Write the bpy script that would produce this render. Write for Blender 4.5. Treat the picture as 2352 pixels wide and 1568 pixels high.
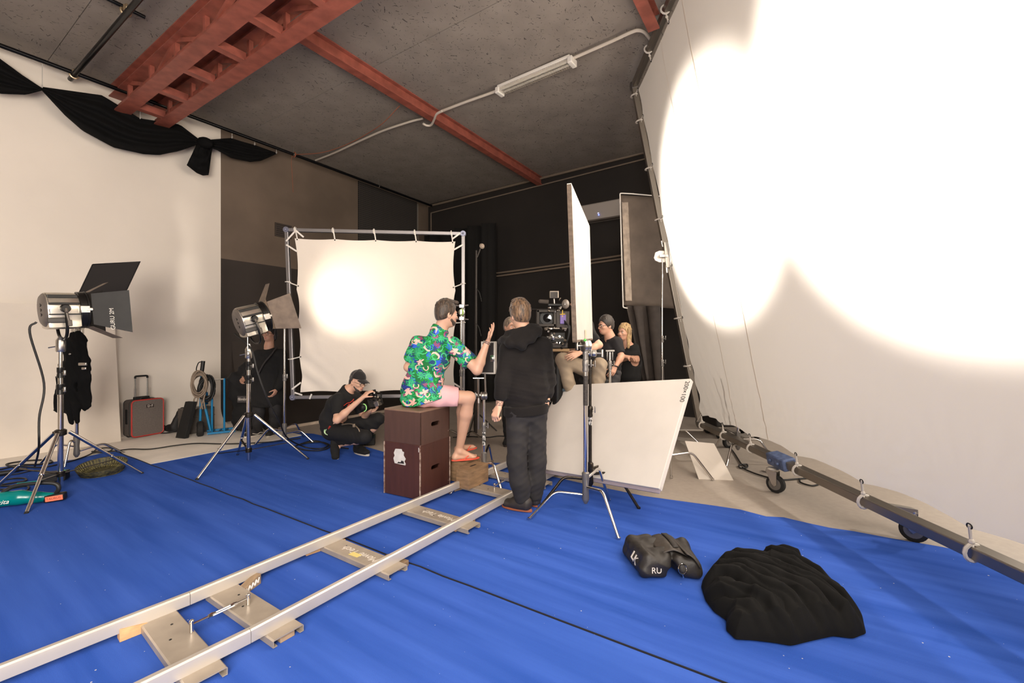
import bpy, math, random
import numpy as np
from mathutils import Vector, Matrix, noise
V=Vector
rnd=random.Random(7)
S=bpy.context.scene
COL=S.collection
for o in list(bpy.data.objects): bpy.data.objects.remove(o)
R=math.radians
# ------------------------------------------------------------------ camera, light, exposure
F=1000.0; H=1.45
cd=bpy.data.cameras.new('camera'); cam=bpy.data.objects.new('camera',cd); COL.objects.link(cam)
cd.sensor_width=36.0; cd.lens=F/2352*36; cd.clip_start=.05; cd.clip_end=100
cam.location=(0,0,H); cam.rotation_euler=(R(90),0,0); S.camera=cam
S.view_settings.view_transform='Standard'; S.view_settings.look='None'
S.view_settings.gamma=1.0; S.view_settings.use_curve_mapping=False
S.view_settings.exposure=0.74
w=bpy.data.worlds.new('world'); S.world=w; w.use_nodes=True
w.node_tree.nodes['Background'].inputs[0].default_value=(1,.93,.86,1)
w.node_tree.nodes['Background'].inputs[1].default_value=0.02
S.cycles.max_bounces=10; S.cycles.diffuse_bounces=5; S.cycles.glossy_bounces=3; S.cycles.transmission_bounces=8
S.cycles.caustics_reflective=False; S.cycles.caustics_refractive=False
S.cycles.use_denoising=True; S.cycles.sample_clamp_indirect=6.0
def spot(name,loc,to,power,half,blend,size,col=(1,.9,.78)):
    l=bpy.data.lights.new(name,'SPOT'); o=bpy.data.objects.new(name,l); COL.objects.link(o)
    o.location=loc; d=V(to)-V(loc); o.rotation_euler=d.to_track_quat('-Z','Y').to_euler()
    l.energy=power; l.spot_size=R(half*2); l.spot_blend=blend; l.shadow_soft_size=size; l.color=col
    return o
# the two big lamps behind the diffusion frame, the lit stage lamp and two added soft fills behind the camera
WARM=(1,.91,.81)
for lp_,to,pw,hf in(((7.0,5.4,3.3),(2.15,4.80,2.95),7600,16.8),((6.6,1.7,3.2),(2.2,2.10,2.9),7600,20.5)):
    spot('frame_lamp_light',lp_,to,pw,hf+.6,.74,.09,WARM)
    spot('frame_lamp_spill',lp_,(2.4,to[1],1.2),300,70,1.0,.12,WARM)      # the open-faced lamps also spill past the frame
LAMP2=V((-2.98,5.2,1.70))
spot('stage_lamp_light',(-2.80,5.19,1.765),(-2.30,6.2,2.1),60,36,.95,.08,(1,.86,.7))
def area(name,loc,to,power,sx,sy,col):
    l=bpy.data.lights.new(name,'AREA'); o=bpy.data.objects.new(name,l); COL.objects.link(o)
    o.location=loc; d=V(to)-V(loc); o.rotation_euler=d.to_track_quat('-Z','Y').to_euler()
    l.shape='RECTANGLE'; l.size=sx; l.size_y=sy; l.energy=power; l.color=col; return o
area('fill_light',(1.2,-3.2,4.9),(1.2,-2.4,0),400,5,2.5,WARM)  # soft fills without lamp bodies, added in place of the hall's general lighting
area('fill_light',(-.6,-2.0,1.9),(-4.4,1.8,4.4),330,2.5,2.0,WARM)
# ------------------------------------------------------------------ coordinates
def P(u,v,Y): return V(((u-1176)/F*Y, Y, H-(v-784)/F*Y))
def FL(u,v,z=0.0): return P(u,v,F*(H-z)/(v-784))
D1=V((.547,.837,0)); D2=V((.837,-.547,0)); UP=V((0,0,1))
def RM(a,b,z=0.0): return D1*a+D2*b+UP*z
def LW(u,v,off=0.0):
    a=(u-1176)/F; Y=(-8.57+off)/(a*.837-.547); return P(u,v,Y)
def BW(u,v,off=0.0):
    a=(u-1176)/F; Y=(8.86-off)/(a*.547+.837); return P(u,v,Y)
CEIL=5.25
# ------------------------------------------------------------------ materials
def srgb(c):
    return tuple(((x/255)/12.92 if x/255<=.04045 else ((x/255+.055)/1.055)**2.4) for x in c)
MATS={}
def mat(name,col,rough=.6,metal=0.0,var=0.0,vscale=8.0,bump=0.0,bscale=60.0,spec=.5,col2=None,stretch=None,emit=0.0,detail=4.0,alpha=1.0,sheen=0.0):
    if name in MATS: return MATS[name]
    m=bpy.data.materials.new(name); m.use_nodes=True; nt=m.node_tree; b=nt.nodes['Principled BSDF']
    c=srgb(col); b.inputs['Base Color'].default_value=(*c,1); b.inputs['Roughness'].default_value=rough
    b.inputs['Metallic'].default_value=metal; b.inputs['Specular IOR Level'].default_value=spec
    if sheen: b.inputs['Sheen Weight'].default_value=sheen
    if emit:
        b.inputs['Emission Color'].default_value=(*c,1); b.inputs['Emission Strength'].default_value=emit
    if alpha<1: b.inputs['Alpha'].default_value=alpha
    if var or bump:
        tc=nt.nodes.new('ShaderNodeTexCoord'); mp=nt.nodes.new('ShaderNodeMapping'); nt.links.new(tc.outputs['Object'],mp.inputs[0])
        if stretch: mp.inputs['Scale'].default_value=stretch
    if var:
        n=nt.nodes.new('ShaderNodeTexNoise'); n.inputs['Scale'].default_value=vscale; n.inputs['Detail'].default_value=detail
        nt.links.new(mp.outputs[0],n.inputs['Vector'])
        rp=nt.nodes.new('ShaderNodeValToRGB'); c2=srgb(col2) if col2 else tuple(x*(1-var) for x in c)
        rp.color_ramp.elements[0].position=.35; rp.color_ramp.elements[1].position=.65
        rp.color_ramp.elements[0].color=(*c2,1); rp.color_ramp.elements[1].color=(*(tuple(min(1,x*(1+var*.5)) for x in c) if not col2 else c),1)
        nt.links.new(n.outputs['Fac'],rp.inputs[0]); nt.links.new(rp.outputs[0],b.inputs['Base Color'])
    if bump:
        n2=nt.nodes.new('ShaderNodeTexNoise'); n2.inputs['Scale'].default_value=bscale; n2.inputs['Detail'].default_value=3
        nt.links.new(mp.outputs[0],n2.inputs['Vector'])
        bp=nt.nodes.new('ShaderNodeBump'); bp.inputs['Strength'].default_value=bump; bp.inputs['Distance'].default_value=.01
        nt.links.new(n2.outputs['Fac'],bp.inputs['Height']); nt.links.new(bp.outputs[0],b.inputs['Normal'])
    MATS[name]=m; return m
# tiny node-expression helper
class NX:
    def __init__(s,name,rough=.7):
        s.m=bpy.data.materials.new(name); s.m.use_nodes=True; s.nt=s.m.node_tree; s.b=s.nt.nodes['Principled BSDF']; s.b.inputs['Roughness'].default_value=rough
        s.tc=s.nt.nodes.new('ShaderNodeTexCoord')
    def put(s,a,inp):
        if isinstance(a,(int,float)): inp.default_value=a
        elif isinstance(a,tuple): inp.default_value=a if len(a)==len(inp.default_value) else (*a,1)
        else: s.nt.links.new(a,inp)
    def m_(s,op,a,b=0.0,c=0.0,clamp=False):
        n=s.nt.nodes.new('ShaderNodeMath'); n.operation=op; n.use_clamp=clamp
        s.put(a,n.inputs[0]); s.put(b,n.inputs[1]); s.put(c,n.inputs[2]); return n.outputs[0]
    def v_(s,op,a,b=(0,0,0),sc=None):
        n=s.nt.nodes.new('ShaderNodeVectorMath'); n.operation=op; s.put(a,n.inputs[0]); s.put(b,n.inputs[1])
        if sc is not None: s.put(sc,n.inputs['Scale'])
        return n.outputs['Value'] if op in('LENGTH','DOT_PRODUCT','DISTANCE') else n.outputs[0]
    def sep(s,a):
        n=s.nt.nodes.new('ShaderNodeSeparateXYZ'); s.put(a,n.inputs[0]); return n.outputs
    def comb(s,x,y,z=0.0):
        n=s.nt.nodes.new('ShaderNodeCombineXYZ'); s.put(x,n.inputs[0]); s.put(y,n.inputs[1]); s.put(z,n.inputs[2]); return n.outputs[0]
    def noise(s,vec,scale,detail=2.0,dim='3D',out='Fac',dist=0.0):
        n=s.nt.nodes.new('ShaderNodeTexNoise'); n.noise_dimensions=dim; s.put(vec,n.inputs['Vector']); n.inputs['Scale'].default_value=scale; n.inputs['Detail'].default_value=detail; n.inputs['Distortion'].default_value=dist
        return n.outputs[out]
    def vor(s,vec,scale,dim='2D',rnd=1.0,feature='F1'):
        n=s.nt.nodes.new('ShaderNodeTexVoronoi'); n.voronoi_dimensions=dim; n.feature=feature; s.put(vec,n.inputs['Vector']); n.inputs['Scale'].default_value=scale; n.inputs['Randomness'].default_value=rnd
        return n.outputs
    def mix(s,f,a,b):
        n=s.nt.nodes.new('ShaderNodeMix'); n.data_type='RGBA'; s.put(f,n.inputs[0]); s.put(a,n.inputs[6]); s.put(b,n.inputs[7]); return n.outputs[2]
    def ramp(s,f,stops):
        n=s.nt.nodes.new('ShaderNodeValToRGB'); s.put(f,n.inputs[0]); e=n.color_ramp.elements
        while len(e)<len(stops): e.new(.5)
        for i,(p,c) in enumerate(stops): e[i].position=p; e[i].color=(*c,1) if len(c)==3 else c
        return n.outputs[0]
    def bump(s,h,st=.3,dist=.01):
        n=s.nt.nodes.new('ShaderNodeBump'); n.inputs['Strength'].default_value=st; n.inputs['Distance'].default_value=dist; s.put(h,n.inputs['Height']); s.nt.links.new(n.outputs[0],s.b.inputs['Normal'])
    def col(s,c): s.put(c,s.b.inputs['Base Color'])
# ------------------------------------------------------------------ mesh builder
ROOT={}
def rootm(o):
    while o.parent: o=o.parent
    return ROOT.get(o.name,Matrix.Identity(4))
def frame_of(d,up=UP):
    d=d.normalized(); s=d.cross(up)
    if s.length<1e-4: s=d.cross(V((1,0,0)))
    s.normalize(); return d,s,s.cross(d).normalized()
class MB:
    def __init__(s,M=None): s.v=[]; s.f=[]; s.M=M
    def add(s,vs,fs):
        n=len(s.v); s.v+= [ (s.M@V(p)) if s.M else V(p) for p in vs]; s.f+=[tuple(i+n for i in f) for f in fs]; return s
    def box(s,c,sz,X=None,Y=None,Z=None):
        c=V(c); X=V(X).normalized() if X else V((1,0,0)); Y=V(Y).normalized() if Y else None; Z=V(Z).normalized() if Z else None
        if Y is None and Z is None: Z=UP; Y=Z.cross(X).normalized() if abs(X.dot(UP))<.99 else V((0,1,0)); Z=X.cross(Y)
        elif Z is None: Z=X.cross(Y).normalized()
        elif Y is None: Y=Z.cross(X).normalized()
        vs=[c+X*(i*sz[0]/2)+Y*(j*sz[1]/2)+Z*(k*sz[2]/2) for k in(-1,1) for j in(-1,1) for i in(-1,1)]
        return s.add(vs,[(0,2,3,1),(4,5,7,6),(0,1,5,4),(2,6,7,3),(0,4,6,2),(1,3,7,5)])
    def bar(s,a,b,w,h,up=UP):
        a=V(a);b=V(b);d,sd,u=frame_of(b-a,up); return s.box((a+b)/2,((b-a).length,w,h),d,sd)
    def tube(s,pts,r,n=8,cap=True,flat=None):
        pts=[V(p) for p in pts]; k=len(pts); rs=r if isinstance(r,(list,tuple)) else [r]*k
        T=[]
        for i in range(k):
            d=(pts[min(i+1,k-1)]-pts[max(i-1,0)]); T.append(d.normalized() if d.length>1e-9 else UP)
        a=T[0].cross(UP)
        if a.length<1e-3: a=T[0].cross(V((1,0,0)))
        a.normalize(); vs=[]; fs=[]
        for i in range(k):
            a=(a-T[i]*a.dot(T[i])).normalized(); b=T[i].cross(a)
            for j in range(n):
                t=2*math.pi*j/n; q=a*math.cos(t)*rs[i]+b*math.sin(t)*rs[i]
                if flat: q=q-V(flat[0])*q.dot(V(flat[0]))*(1-flat[1])
                vs.append(pts[i]+q)
        for i in range(k-1):
            for j in range(n): fs.append((i*n+j,i*n+(j+1)%n,(i+1)*n+(j+1)%n,(i+1)*n+j))
        if cap: fs+= [tuple(range(n))[::-1],tuple(range((k-1)*n,k*n))]
        return s.add(vs,fs)
    def lathe(s,prof,o,axis,n=20,cap=True):
        o=V(o); d,a,b=frame_of(V(axis)); vs=[];fs=[]
        for r,h in prof:
            for j in range(n):
                t=2*math.pi*j/n; vs.append(o+d*h+(a*math.cos(t)+b*math.sin(t))*r)
        for i in range(len(prof)-1):
            for j in range(n): fs.append((i*n+j,i*n+(j+1)%n,(i+1)*n+(j+1)%n,(i+1)*n+j))
        if cap: fs+=[tuple(range(n))[::-1],tuple(range((len(prof)-1)*n,len(prof)*n))]
        return s.add(vs,fs)
    def loft(s,rings,cap=True,closed=True):
        n=len(rings[0]); vs=[V(p) for r in rings for p in r]; fs=[]
        for i in range(len(rings)-1):
            for j in range(n if closed else n-1): fs.append((i*n+j,i*n+(j+1)%n,(i+1)*n+(j+1)%n,(i+1)*n+j))
        if cap and closed: fs+=[tuple(range(n))[::-1],tuple(range((len(rings)-1)*n,len(rings)*n))]
        return s.add(vs,fs)
    def prism(s,poly,t):
        poly=[V(p) for p in poly]; t=V(t); return s.loft([poly,[p+t for p in poly]])
    def grid(s,fn,nu,nv):
        vs=[fn(i/nu,j/nv) for j in range(nv+1) for i in range(nu+1)]; k=nu+1
        return s.add(vs,[(j*k+i,j*k+i+1,(j+1)*k+i+1,(j+1)*k+i) for j in range(nv) for i in range(nu)])
    def ball(s,c,r,n=10,m=7,rot=None):
        r=(r,r,r) if not isinstance(r,(tuple,list)) else r; c=V(c); vs=[];fs=[]
        for i in range(m+1):
            ph=math.pi*i/m
            for j in range(n):
                t=2*math.pi*j/n; q=V((r[0]*math.sin(ph)*math.cos(t),r[1]*math.sin(ph)*math.sin(t),r[2]*math.cos(ph)))
                vs.append(c+(rot@q if rot else q))
        for i in range(m):
            for j in range(n): fs.append((i*n+j,(i+1)*n+j,(i+1)*n+(j+1)%n,i*n+(j+1)%n))
        return s.add(vs,fs)
    def ring(s,c,axis,r,t,n=24,m=8):
        d,a,b=frame_of(V(axis)); c=V(c)
        pts=[c+(a*math.cos(2*math.pi*i/n)+b*math.sin(2*math.pi*i/n))*r for i in range(n)]
        vs=[];fs=[]
        for i in range(n):
            o=(pts[i]-c).normalized()
            for j in range(m):
                q=2*math.pi*j/m; vs.append(pts[i]+o*math.cos(q)*t+d*math.sin(q)*t)
        for i in range(n):
            for j in range(m): fs.append((i*m+j,i*m+(j+1)%m,((i+1)%n)*m+(j+1)%m,((i+1)%n)*m+j))
        return s.add(vs,fs)
    def build(s,name,m,parent=None,smooth=True,bevel=0.0,label=None,base=None,solid=0.0,subd=0,angle=40):
        if parent is not None: Mi=rootm(parent).inverted()
        else:
            if base is None:
                xs=[p.x for p in s.v]; ys=[p.y for p in s.v]; base=V(((min(xs)+max(xs))/2,(min(ys)+max(ys))/2,min(p.z for p in s.v)))
            Mi=Matrix.Translation(-V(base))
        me=bpy.data.meshes.new(name); me.from_pydata([tuple(Mi@p) for p in s.v],[],s.f); me.validate()
        me.materials.append(m); o=bpy.data.objects.new(name,me); COL.objects.link(o)
        if parent is not None: o.parent=parent
        else: o.location=base; ROOT[o.name]=Matrix.Translation(V(base))
        bm_fix(me)
        if smooth:
            me.polygons.foreach_set('use_smooth',[True]*len(me.polygons)); 
            try: me.set_sharp_from_angle(angle=R(angle))
            except Exception: pass
        if bevel:
            md=o.modifiers.new('edge','BEVEL'); md.width=bevel; md.segments=2; md.limit_method='ANGLE'; md.angle_limit=R(50)
        if solid:
            md=o.modifiers.new('thick','SOLIDIFY'); md.thickness=solid; md.offset=0
        if subd:
            md=o.modifiers.new('sub','SUBSURF'); md.levels=subd; md.render_levels=subd
        if label: o['label']=label
        return o
import bmesh
def bm_fix(me):
    bm=bmesh.new(); bm.from_mesh(me); bmesh.ops.recalc_face_normals(bm,faces=bm.faces); bm.to_mesh(me); bm.free()
def thing(name,label,cat,loc,group=None):
    o=bpy.data.objects.new(name,None); COL.objects.link(o); o.location=loc; o.empty_display_size=.1
    o['label']=label; o['category']=cat
    if group: o['group']=group
    ROOT[o.name]=Matrix.Translation(V(loc)); return o
def tag(o,label,cat,group=None):
    o['label']=label; o['category']=cat
    if group: o['group']=group
    return o
def struct(o): o['kind']='structure'; return o
def spline(pts,n=8):
    pts=[V(p) for p in pts]; out=[]
    q=[pts[0]*2-pts[1]]+pts+[pts[-1]*2-pts[-2]]
    for i in range(1,len(q)-2):
        for k in range(n):
            t=k/n; a,b,c,d=q[i-1],q[i],q[i+1],q[i+2]
            out.append(.5*((2*b)+(c-a)*t+(2*a-5*b+4*c-d)*t*t+(3*b-a-3*c+d)*t**3))
    out.append(pts[-1]); return out
def bend(pts,r,n=5):
    pts=[V(p) for p in pts]; out=[pts[0]]
    for i in range(1,len(pts)-1):
        a,b,c=pts[i-1],pts[i],pts[i+1]; p=b+(a-b).normalized()*min(r,(a-b).length*.49); q=b+(c-b).normalized()*min(r,(c-b).length*.49)
        for k in range(n+1):
            t=k/n; out.append(p*(1-t)**2+b*2*t*(1-t)+q*t*t)
    out.append(pts[-1]); return out
def text(body,name,m,parent,o,x,y,size,ext=.0006,shear=0.0,label=None):
    c=bpy.data.curves.new(name,'FONT'); c.body=body; c.size=size; c.extrude=ext; c.align_x='CENTER'; c.align_y='CENTER'; c.shear=shear; c.resolution_u=3
    t=bpy.data.objects.new(name,c); COL.objects.link(t); bpy.context.view_layer.update()
    me=bpy.data.meshes.new_from_object(t.evaluated_get(bpy.context.evaluated_depsgraph_get())); bpy.data.objects.remove(t)
    x=V(x).normalized(); y=V(y); y=(y-x*y.dot(x)).normalized(); z=x.cross(y)
    M=Matrix(((x.x,y.x,z.x,o[0]),(x.y,y.y,z.y,o[1]),(x.z,y.z,z.z,o[2]),(0,0,0,1)))
    me.transform(rootm(parent).inverted()@M); me.materials.clear(); me.materials.append(m)
    ob=bpy.data.objects.new(name,me); COL.objects.link(ob); ob.parent=parent
    if label: ob['label']=label
    return ob
def fbm(p,sc=1.0,oct=3):
    return noise.fractal(V(p)*sc,1.0,2.0,oct,noise_basis='PERLIN_ORIGINAL')
CHROME=mat('chrome',(225,222,216),.16,1.0)
STEEL=mat('steel',(190,186,180),.32,1.0,bump=.03)
ALU=mat('aluminium',(200,196,190),.38,1.0,var=.12,vscale=30)
CAST=mat('cast_grey',(128,124,120),.45,.7)
BLK=mat('black_plastic',(18,17,17),.5)
BLKM=mat('black_metal',(24,23,22),.38,.3)
RUB=mat('rubber',(26,25,24),.8,bump=.1)
CORDB=mat('black_cable',(20,19,18),.55)
WHITE=mat('white_paint',(225,220,212),.5)
# ================================================================== room shell
def strand():
    n=NX('strand_board',.85); o=n.tc.outputs['Object']
    base=n.mix(n.noise(o,3.0,5),(.175,.15,.13),(.29,.253,.222))
    s=n.sep(o); p=n.comb(n.m_('ADD',s[0],n.m_('MULTIPLY',n.noise(o,9,1),.05)),s[1])
    mask=None
    for sc,thr,L,W_,off in((6.3,.55,.05,.008,0),(11.0,.5,.033,.0055,3.3),(19,.55,.02,.004,7.7),(15,.6,.026,.0035,5.1)):
        q=n.v_('ADD',p,(off,off*.7,0)); vo=n.vor(q,sc); d=n.v_('SUBTRACT',q,vo['Position']); c=n.sep(vo['Color'])
        ang=n.m_('MULTIPLY',c[0],6.28); d=n.sep(d); co=n.m_('COSINE',ang); si=n.m_('SINE',ang)
        a=n.m_('SUBTRACT',n.m_('MULTIPLY',d[0],co),n.m_('MULTIPLY',d[1],si)); b=n.m_('ADD',n.m_('MULTIPLY',d[0],si),n.m_('MULTIPLY',d[1],co))
        k=n.m_('MULTIPLY',n.m_('MULTIPLY',n.m_('LESS_THAN',n.m_('ABSOLUTE',a),n.m_('MULTIPLY',c[2],L)),n.m_('LESS_THAN',n.m_('ABSOLUTE',b),n.m_('MULTIPLY',c[0],W_))),n.m_('GREATER_THAN',c[1],thr))
        mask=k if mask is None else n.m_('MAXIMUM',mask,k)
    n.col(n.mix(n.m_('MULTIPLY',n.m_('MULTIPLY',mask,.75),n.m_('GREATER_THAN',n.noise(o,34,2),.42)),base,(.022,.018,.015))); n.bump(n.noise(o,40,3),.15); return n.m
def concrete():
    n=NX('concrete',.55); o=n.tc.outputs['Object']
    c=n.mix(n.noise(o,1.1,6),(.31,.265,.22),(.50,.43,.365)); c=n.mix(n.m_('MULTIPLY',n.noise(o,22,5),.35),c,(.13,.11,.09))
    sp=n.m_('MULTIPLY',n.m_('LESS_THAN',n.vor(o,3.4,'3D')['Distance'],n.m_('MULTIPLY',n.noise(o,1.7,1),.075)),n.m_('GREATER_THAN',n.noise(o,25,2),.45))
    n.col(n.mix(sp,c,(.6,.57,.52))); n.bump(n.noise(o,70,3),.08)
    n.put(n.m_('ADD',.38,n.m_('MULTIPLY',n.noise(o,3,4),.35)),n.b.inputs['Roughness']); return n.m
def carpetmat():
    n=NX('blue_carpet',.95); o=n.tc.outputs['Object']; s=n.sep(o)
    u=n.v_('DOT_PRODUCT',o,tuple(D1)); v=n.v_('DOT_PRODUCT',o,tuple(D2))
    q=n.comb(n.m_('MULTIPLY',u,7.5),n.m_('MULTIPLY',v,.55)); st=n.noise(q,1.0,4,'2D')
    c=n.mix(n.ramp(st,[(.3,(0,0,0)),(.72,(1,1,1))]),(.026,.062,.27),(.056,.115,.43))
    rib=n.m_('SINE',n.m_('MULTIPLY',u,900.0)); c=n.mix(n.m_('MULTIPLY',n.noise(o,260,2),.55),c,(.02,.12,.60))
    dust=n.m_('MULTIPLY',n.m_('LESS_THAN',n.vor(o,4.2)['Distance'],n.m_('MULTIPLY',n.m_('SUBTRACT',n.noise(o,3.1,1),.36,0,True),.045)),1.0)
    c=n.mix(n.m_('MULTIPLY',n.noise(o,1.3,3),.12),c,(.08,.10,.36))
    n.col(n.mix(dust,c,(.5,.48,.5))); n.b.inputs['Specular IOR Level'].default_value=.04
    hh=n.m_('ADD',n.m_('MULTIPLY',n.noise(o,300,2),.35),n.m_('MULTIPLY',st,1.6)); n.bump(hh,.5,.006); return n.m
M_CONC=concrete(); M_OSB=strand(); M_CARP=carpetmat()
M_WW=mat('white_wall',(229,219,207),.75,var=.05,vscale=.8,bump=.02)
M_DW=mat('dark_wall',(104,89,76),.8,var=.22,vscale=.9,bump=.03)
M_DW2=mat('dark_wall_band',(52,44,39),.8,var=.15,vscale=1.2)
M_BW=mat('back_wall_dark',(40,35,32),.85,var=.2,vscale=.8)
M_RED=mat('red_oxide_paint',(152,84,70),.5,.1,var=.25,vscale=7,bump=.05,bscale=90)
M_BPIPE=mat('black_pipe',(20,20,22),.28,.5)
M_GREY=mat('grey_trim',(120,112,104),.6)
fl=MB().box(RM(0,1,-.05),(19,20,.1),D1,D2).build('floor',M_CONC,smooth=False); struct(fl)
wf=MB().box(RM(-3.1,-7.45,.004),(13.9,2.2,.016),D1,D2).build('floor',mat('white_floor',(236,228,218),.6,var=.08,vscale=3),smooth=False); struct(wf)
a5=LW(507,700).dot(D1)
def wl(name,a0,a1,z0,z1,m,off=0,th=.2):
    o=MB().box(RM((a0+a1)/2,-8.57-th/2+off,(z0+z1)/2),(a1-a0,th,z1-z0),D1,D2).build(name,m,smooth=False); return struct(o)
wl('wall_left',-9.5,a5,0,CEIL,M_WW); 
zb=LW(507,593).z
wl('wall_left',a5,9.06,zb,CEIL,M_DW); wl('wall_left',a5,9.06,0,zb,M_DW2)
# cyc cove of the white part and the dark raised foot of the dark part
def cove(a0,a1,r,m,name,z0=0.0):
    def f(u,v):
        t=v*math.pi/2; return RM(a0+(a1-a0)*u,-8.57+r*(1-math.sin(t)) if True else 0,z0+r*(1-math.cos(t)))
    return struct(MB().grid(f,1,14).build(name,m))
cove(-9.5,a5,.3,M_WW,'trim_1',.012)
cv=[RM(3.83,-8.57+1.45*(1-math.sin(t)),1.45*(1-math.cos(t))) for t in [i*math.pi/24 for i in range(13)]]+[RM(3.83,-8.57,0)]
struct(MB().prism(cv,D1*5.0).build('trim_2',M_DW2,angle=20))
struct(MB().box(RM(6.3,-7.095,.022),(5.0,.03,.045),D1,D2).build('baseboard_left',mat('worn_white_paint',(196,178,160),.7,var=.2),smooth=False))
struct(MB().box(RM(8.96,1,CEIL/2),(.2,19.6,CEIL),D1,D2).build('wall_back',M_BW,smooth=False))
struct(MB().box(RM(0,10.1,CEIL/2),(19,.2,CEIL),D1,D2).build('wall_right',M_DW,smooth=False))
struct(MB().box(RM(-9.4,1,CEIL/2),(.2,20,CEIL),D1,D2).build('wall_front',M_DW,smooth=False))
# netting panel on the dark wall
def netmat():
    n=NX('acoustic_mesh',.9); o=n.tc.outputs['Object']; a=n.v_('DOT_PRODUCT',o,tuple(D1)); z=n.sep(o)[2]
    g=n.m_('MAXIMUM',n.m_('LESS_THAN',n.m_('FRACT',n.m_('MULTIPLY',a,22)),.28),n.m_('LESS_THAN',n.m_('FRACT',n.m_('MULTIPLY',z,22)),.28))
    n.col(n.mix(g,(.012,.010,.009),(.045,.037,.032))); return n.m
a1=LW(822,500).dot(D1); a2=LW(957,500).dot(D1)
wn=wl('wall_left',a1,a2,1.6,CEIL-.05,netmat(),.012,.012)
wl('trim_3',a2,a2+.03,1.5,CEIL-.1,M_GREY,.03,.03)
# vent grille flush on the dark wall
g=thing('vent_grille','small dark square vent grille high on the grey-brown wall','vent',LW(651,530,.02))
c=LW(651,530,.01)
MB().box(c,(.34,.02,.27),D1,D2).build('frame',mat('grille_brown',(62,52,46),.7),g,bevel=.004)
for i in range(6): MB().box(c+UP*(-.1+.04*i)+D2*.014,(.29,.012,.014),D1,D2).build('slat',mat('grille_slat',(40,33,30),.7),g,smooth=False)
# ceiling of strand board sheets
ce=struct(MB().box(RM(0,1,CEIL+.16),(19,20,.2),D1,D2).build('ceiling',mat('ceiling_void',(30,26,24),.9),smooth=False))
bs=[-8.57,-4.98,-1.39,2.2,5.8,9.9]; as_=[-9.4,-8.5,-6,-3.5,-1,1.5,4,6.5,8.86]
for i in range(5):
    for j in range(8):
        a=(as_[j]+as_[j+1])/2; b=(bs[i]+bs[i+1])/2
        MB().box(RM(a,b,CEIL+.03+.004*((i*3+j*5)%3)),(as_[j+1]-as_[j]-.006,bs[i+1]-bs[i]-.006,.06),D1,D2).build('ceiling_panel',M_OSB,ce,smooth=False)
# red steel: I-section helper
def ibeam(mb,a,b,w,h,tf=.014,tw=.01):
    a=V(a);b=V(b); d=(b-a).normalized()
    mb.bar(a+UP*(h/2-tf/2),b+UP*(h/2-tf/2),w,tf).bar(a-UP*(h/2-tf/2),b-UP*(h/2-tf/2),w,tf).bar(a,b,tw,h-2*tf); return mb
for i,(b,lab) in enumerate(((-4.98,'red steel purlin running from the lattice girder to the dark back corner'),(-1.39,'red steel purlin at the top edge beside the big white diffusion frame'))):
    o=ibeam(MB(),RM(3.2 if i else 2.97,b,CEIL-.09),RM(5.15 if i else 8.85,b,CEIL-.09),.13,.18).build('steel_purlin',M_RED,smooth=False); tag(o,lab,'beam')
# lattice girder
TR=thing('lattice_girder','red oxide steel lattice girder with ladder-like underside at upper left','girder',RM(-.2,-6,4.8))
rc=V((-5.51,6.92,0)); lc=V((-5.75,6.3,0))
ar=rc.dot(D1)-.09; al=lc.dot(D1)+.09; b0=rc.dot(D2)-.12; b1=-2.2
for a in(ar,al):
    MB().box(RM(a,(b0+b1)/2,4.81),(.18,b1-b0,.02),D1,D2).box(RM(a,(b0+b1)/2,4.89),(.02,b1-b0,.15),D1,D2).build('bottom_chord',M_RED,TR,smooth=False)
    ibeam(MB(),RM(a,b0-.05,5.17),RM(a,b1,5.17),.16,.15).build('top_chord',M_RED,TR,smooth=False)
bb=FL(391,277,4.8) if False else P(391,277,3.35/.507); bcross=bb.dot(D2)
k=0
while bcross+.8*k<b1:
    b=bcross+.8*k
    MB().box(RM((ar+al)/2,b,4.806),(abs(ar-al)-.14,.1,.012),D1,D2).box(RM((ar+al)/2,b+.045,4.85),(abs(ar-al)-.14,.012,.09),D1,D2).box(RM((ar+al)/2,b-.045,4.84),(abs(ar-al)-.14,.012,.07),D1,D2).build('cross_member',M_RED,TR,smooth=False)
    for a in(ar,al):
        MB().box(RM(a,b,5.0),(.05,.05,.3),D1,D2).build('strut',M_RED,TR,smooth=False)
        s=1 if k%2 else -1
        MB().bar(RM(a,b+.03,4.85 if s>0 else 5.12),RM(a,b+.77,5.12 if s>0 else 4.85),.05,.05).build('diagonal_strut',M_RED,TR,smooth=False)
    k+=1
MB().box(RM(al-.02,b0-.05,4.9),(.03,.12,.2),D1,D2).build('end_plate',M_RED,TR,smooth=False)
# scaffold pipes below the ceiling
pp=thing('scaffold_pipe','long black pipe slung along the left wall under the ceiling','pipe',RM(0,-8.2,5.05))
MB().tube([RM(-9,-8.2,5.09),RM(8.6,-8.2,5.09)],.028,12).build('tube',M_BPIPE,pp)
for u in(674,870): 
    q=LW(u,350,.37); q=V((q.x,q.y,5.09)); MB().tube([q,q+UP*.16],.005,6).ring(q,D1,.03,.006).build('hanger',STEEL,pp)
p0=P(170,172,3.62/.612); p1=p0+D2*6.0
cp=thing('scaffold_pipe','short black cross pipe clamped square onto the wall pipe at upper left','pipe',p0)
MB().tube([p0-D2*.18,p1],.03,12).build('tube',M_BPIPE,cp)
MB().ring(p0+UP*.03,D1,.04,.012).ring(p0,D2,.042,.012).box(p0+UP*.02,(.06,.09,.05),D1,D2).build('clamp',mat('clamp_brass',(190,170,140),.35,.9),cp)
q=P(289,18,3.72/.766); cp2=thing('scaffold_pipe','stub of black pipe clamped over the cross pipe at the top edge','pipe',q)
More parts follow.
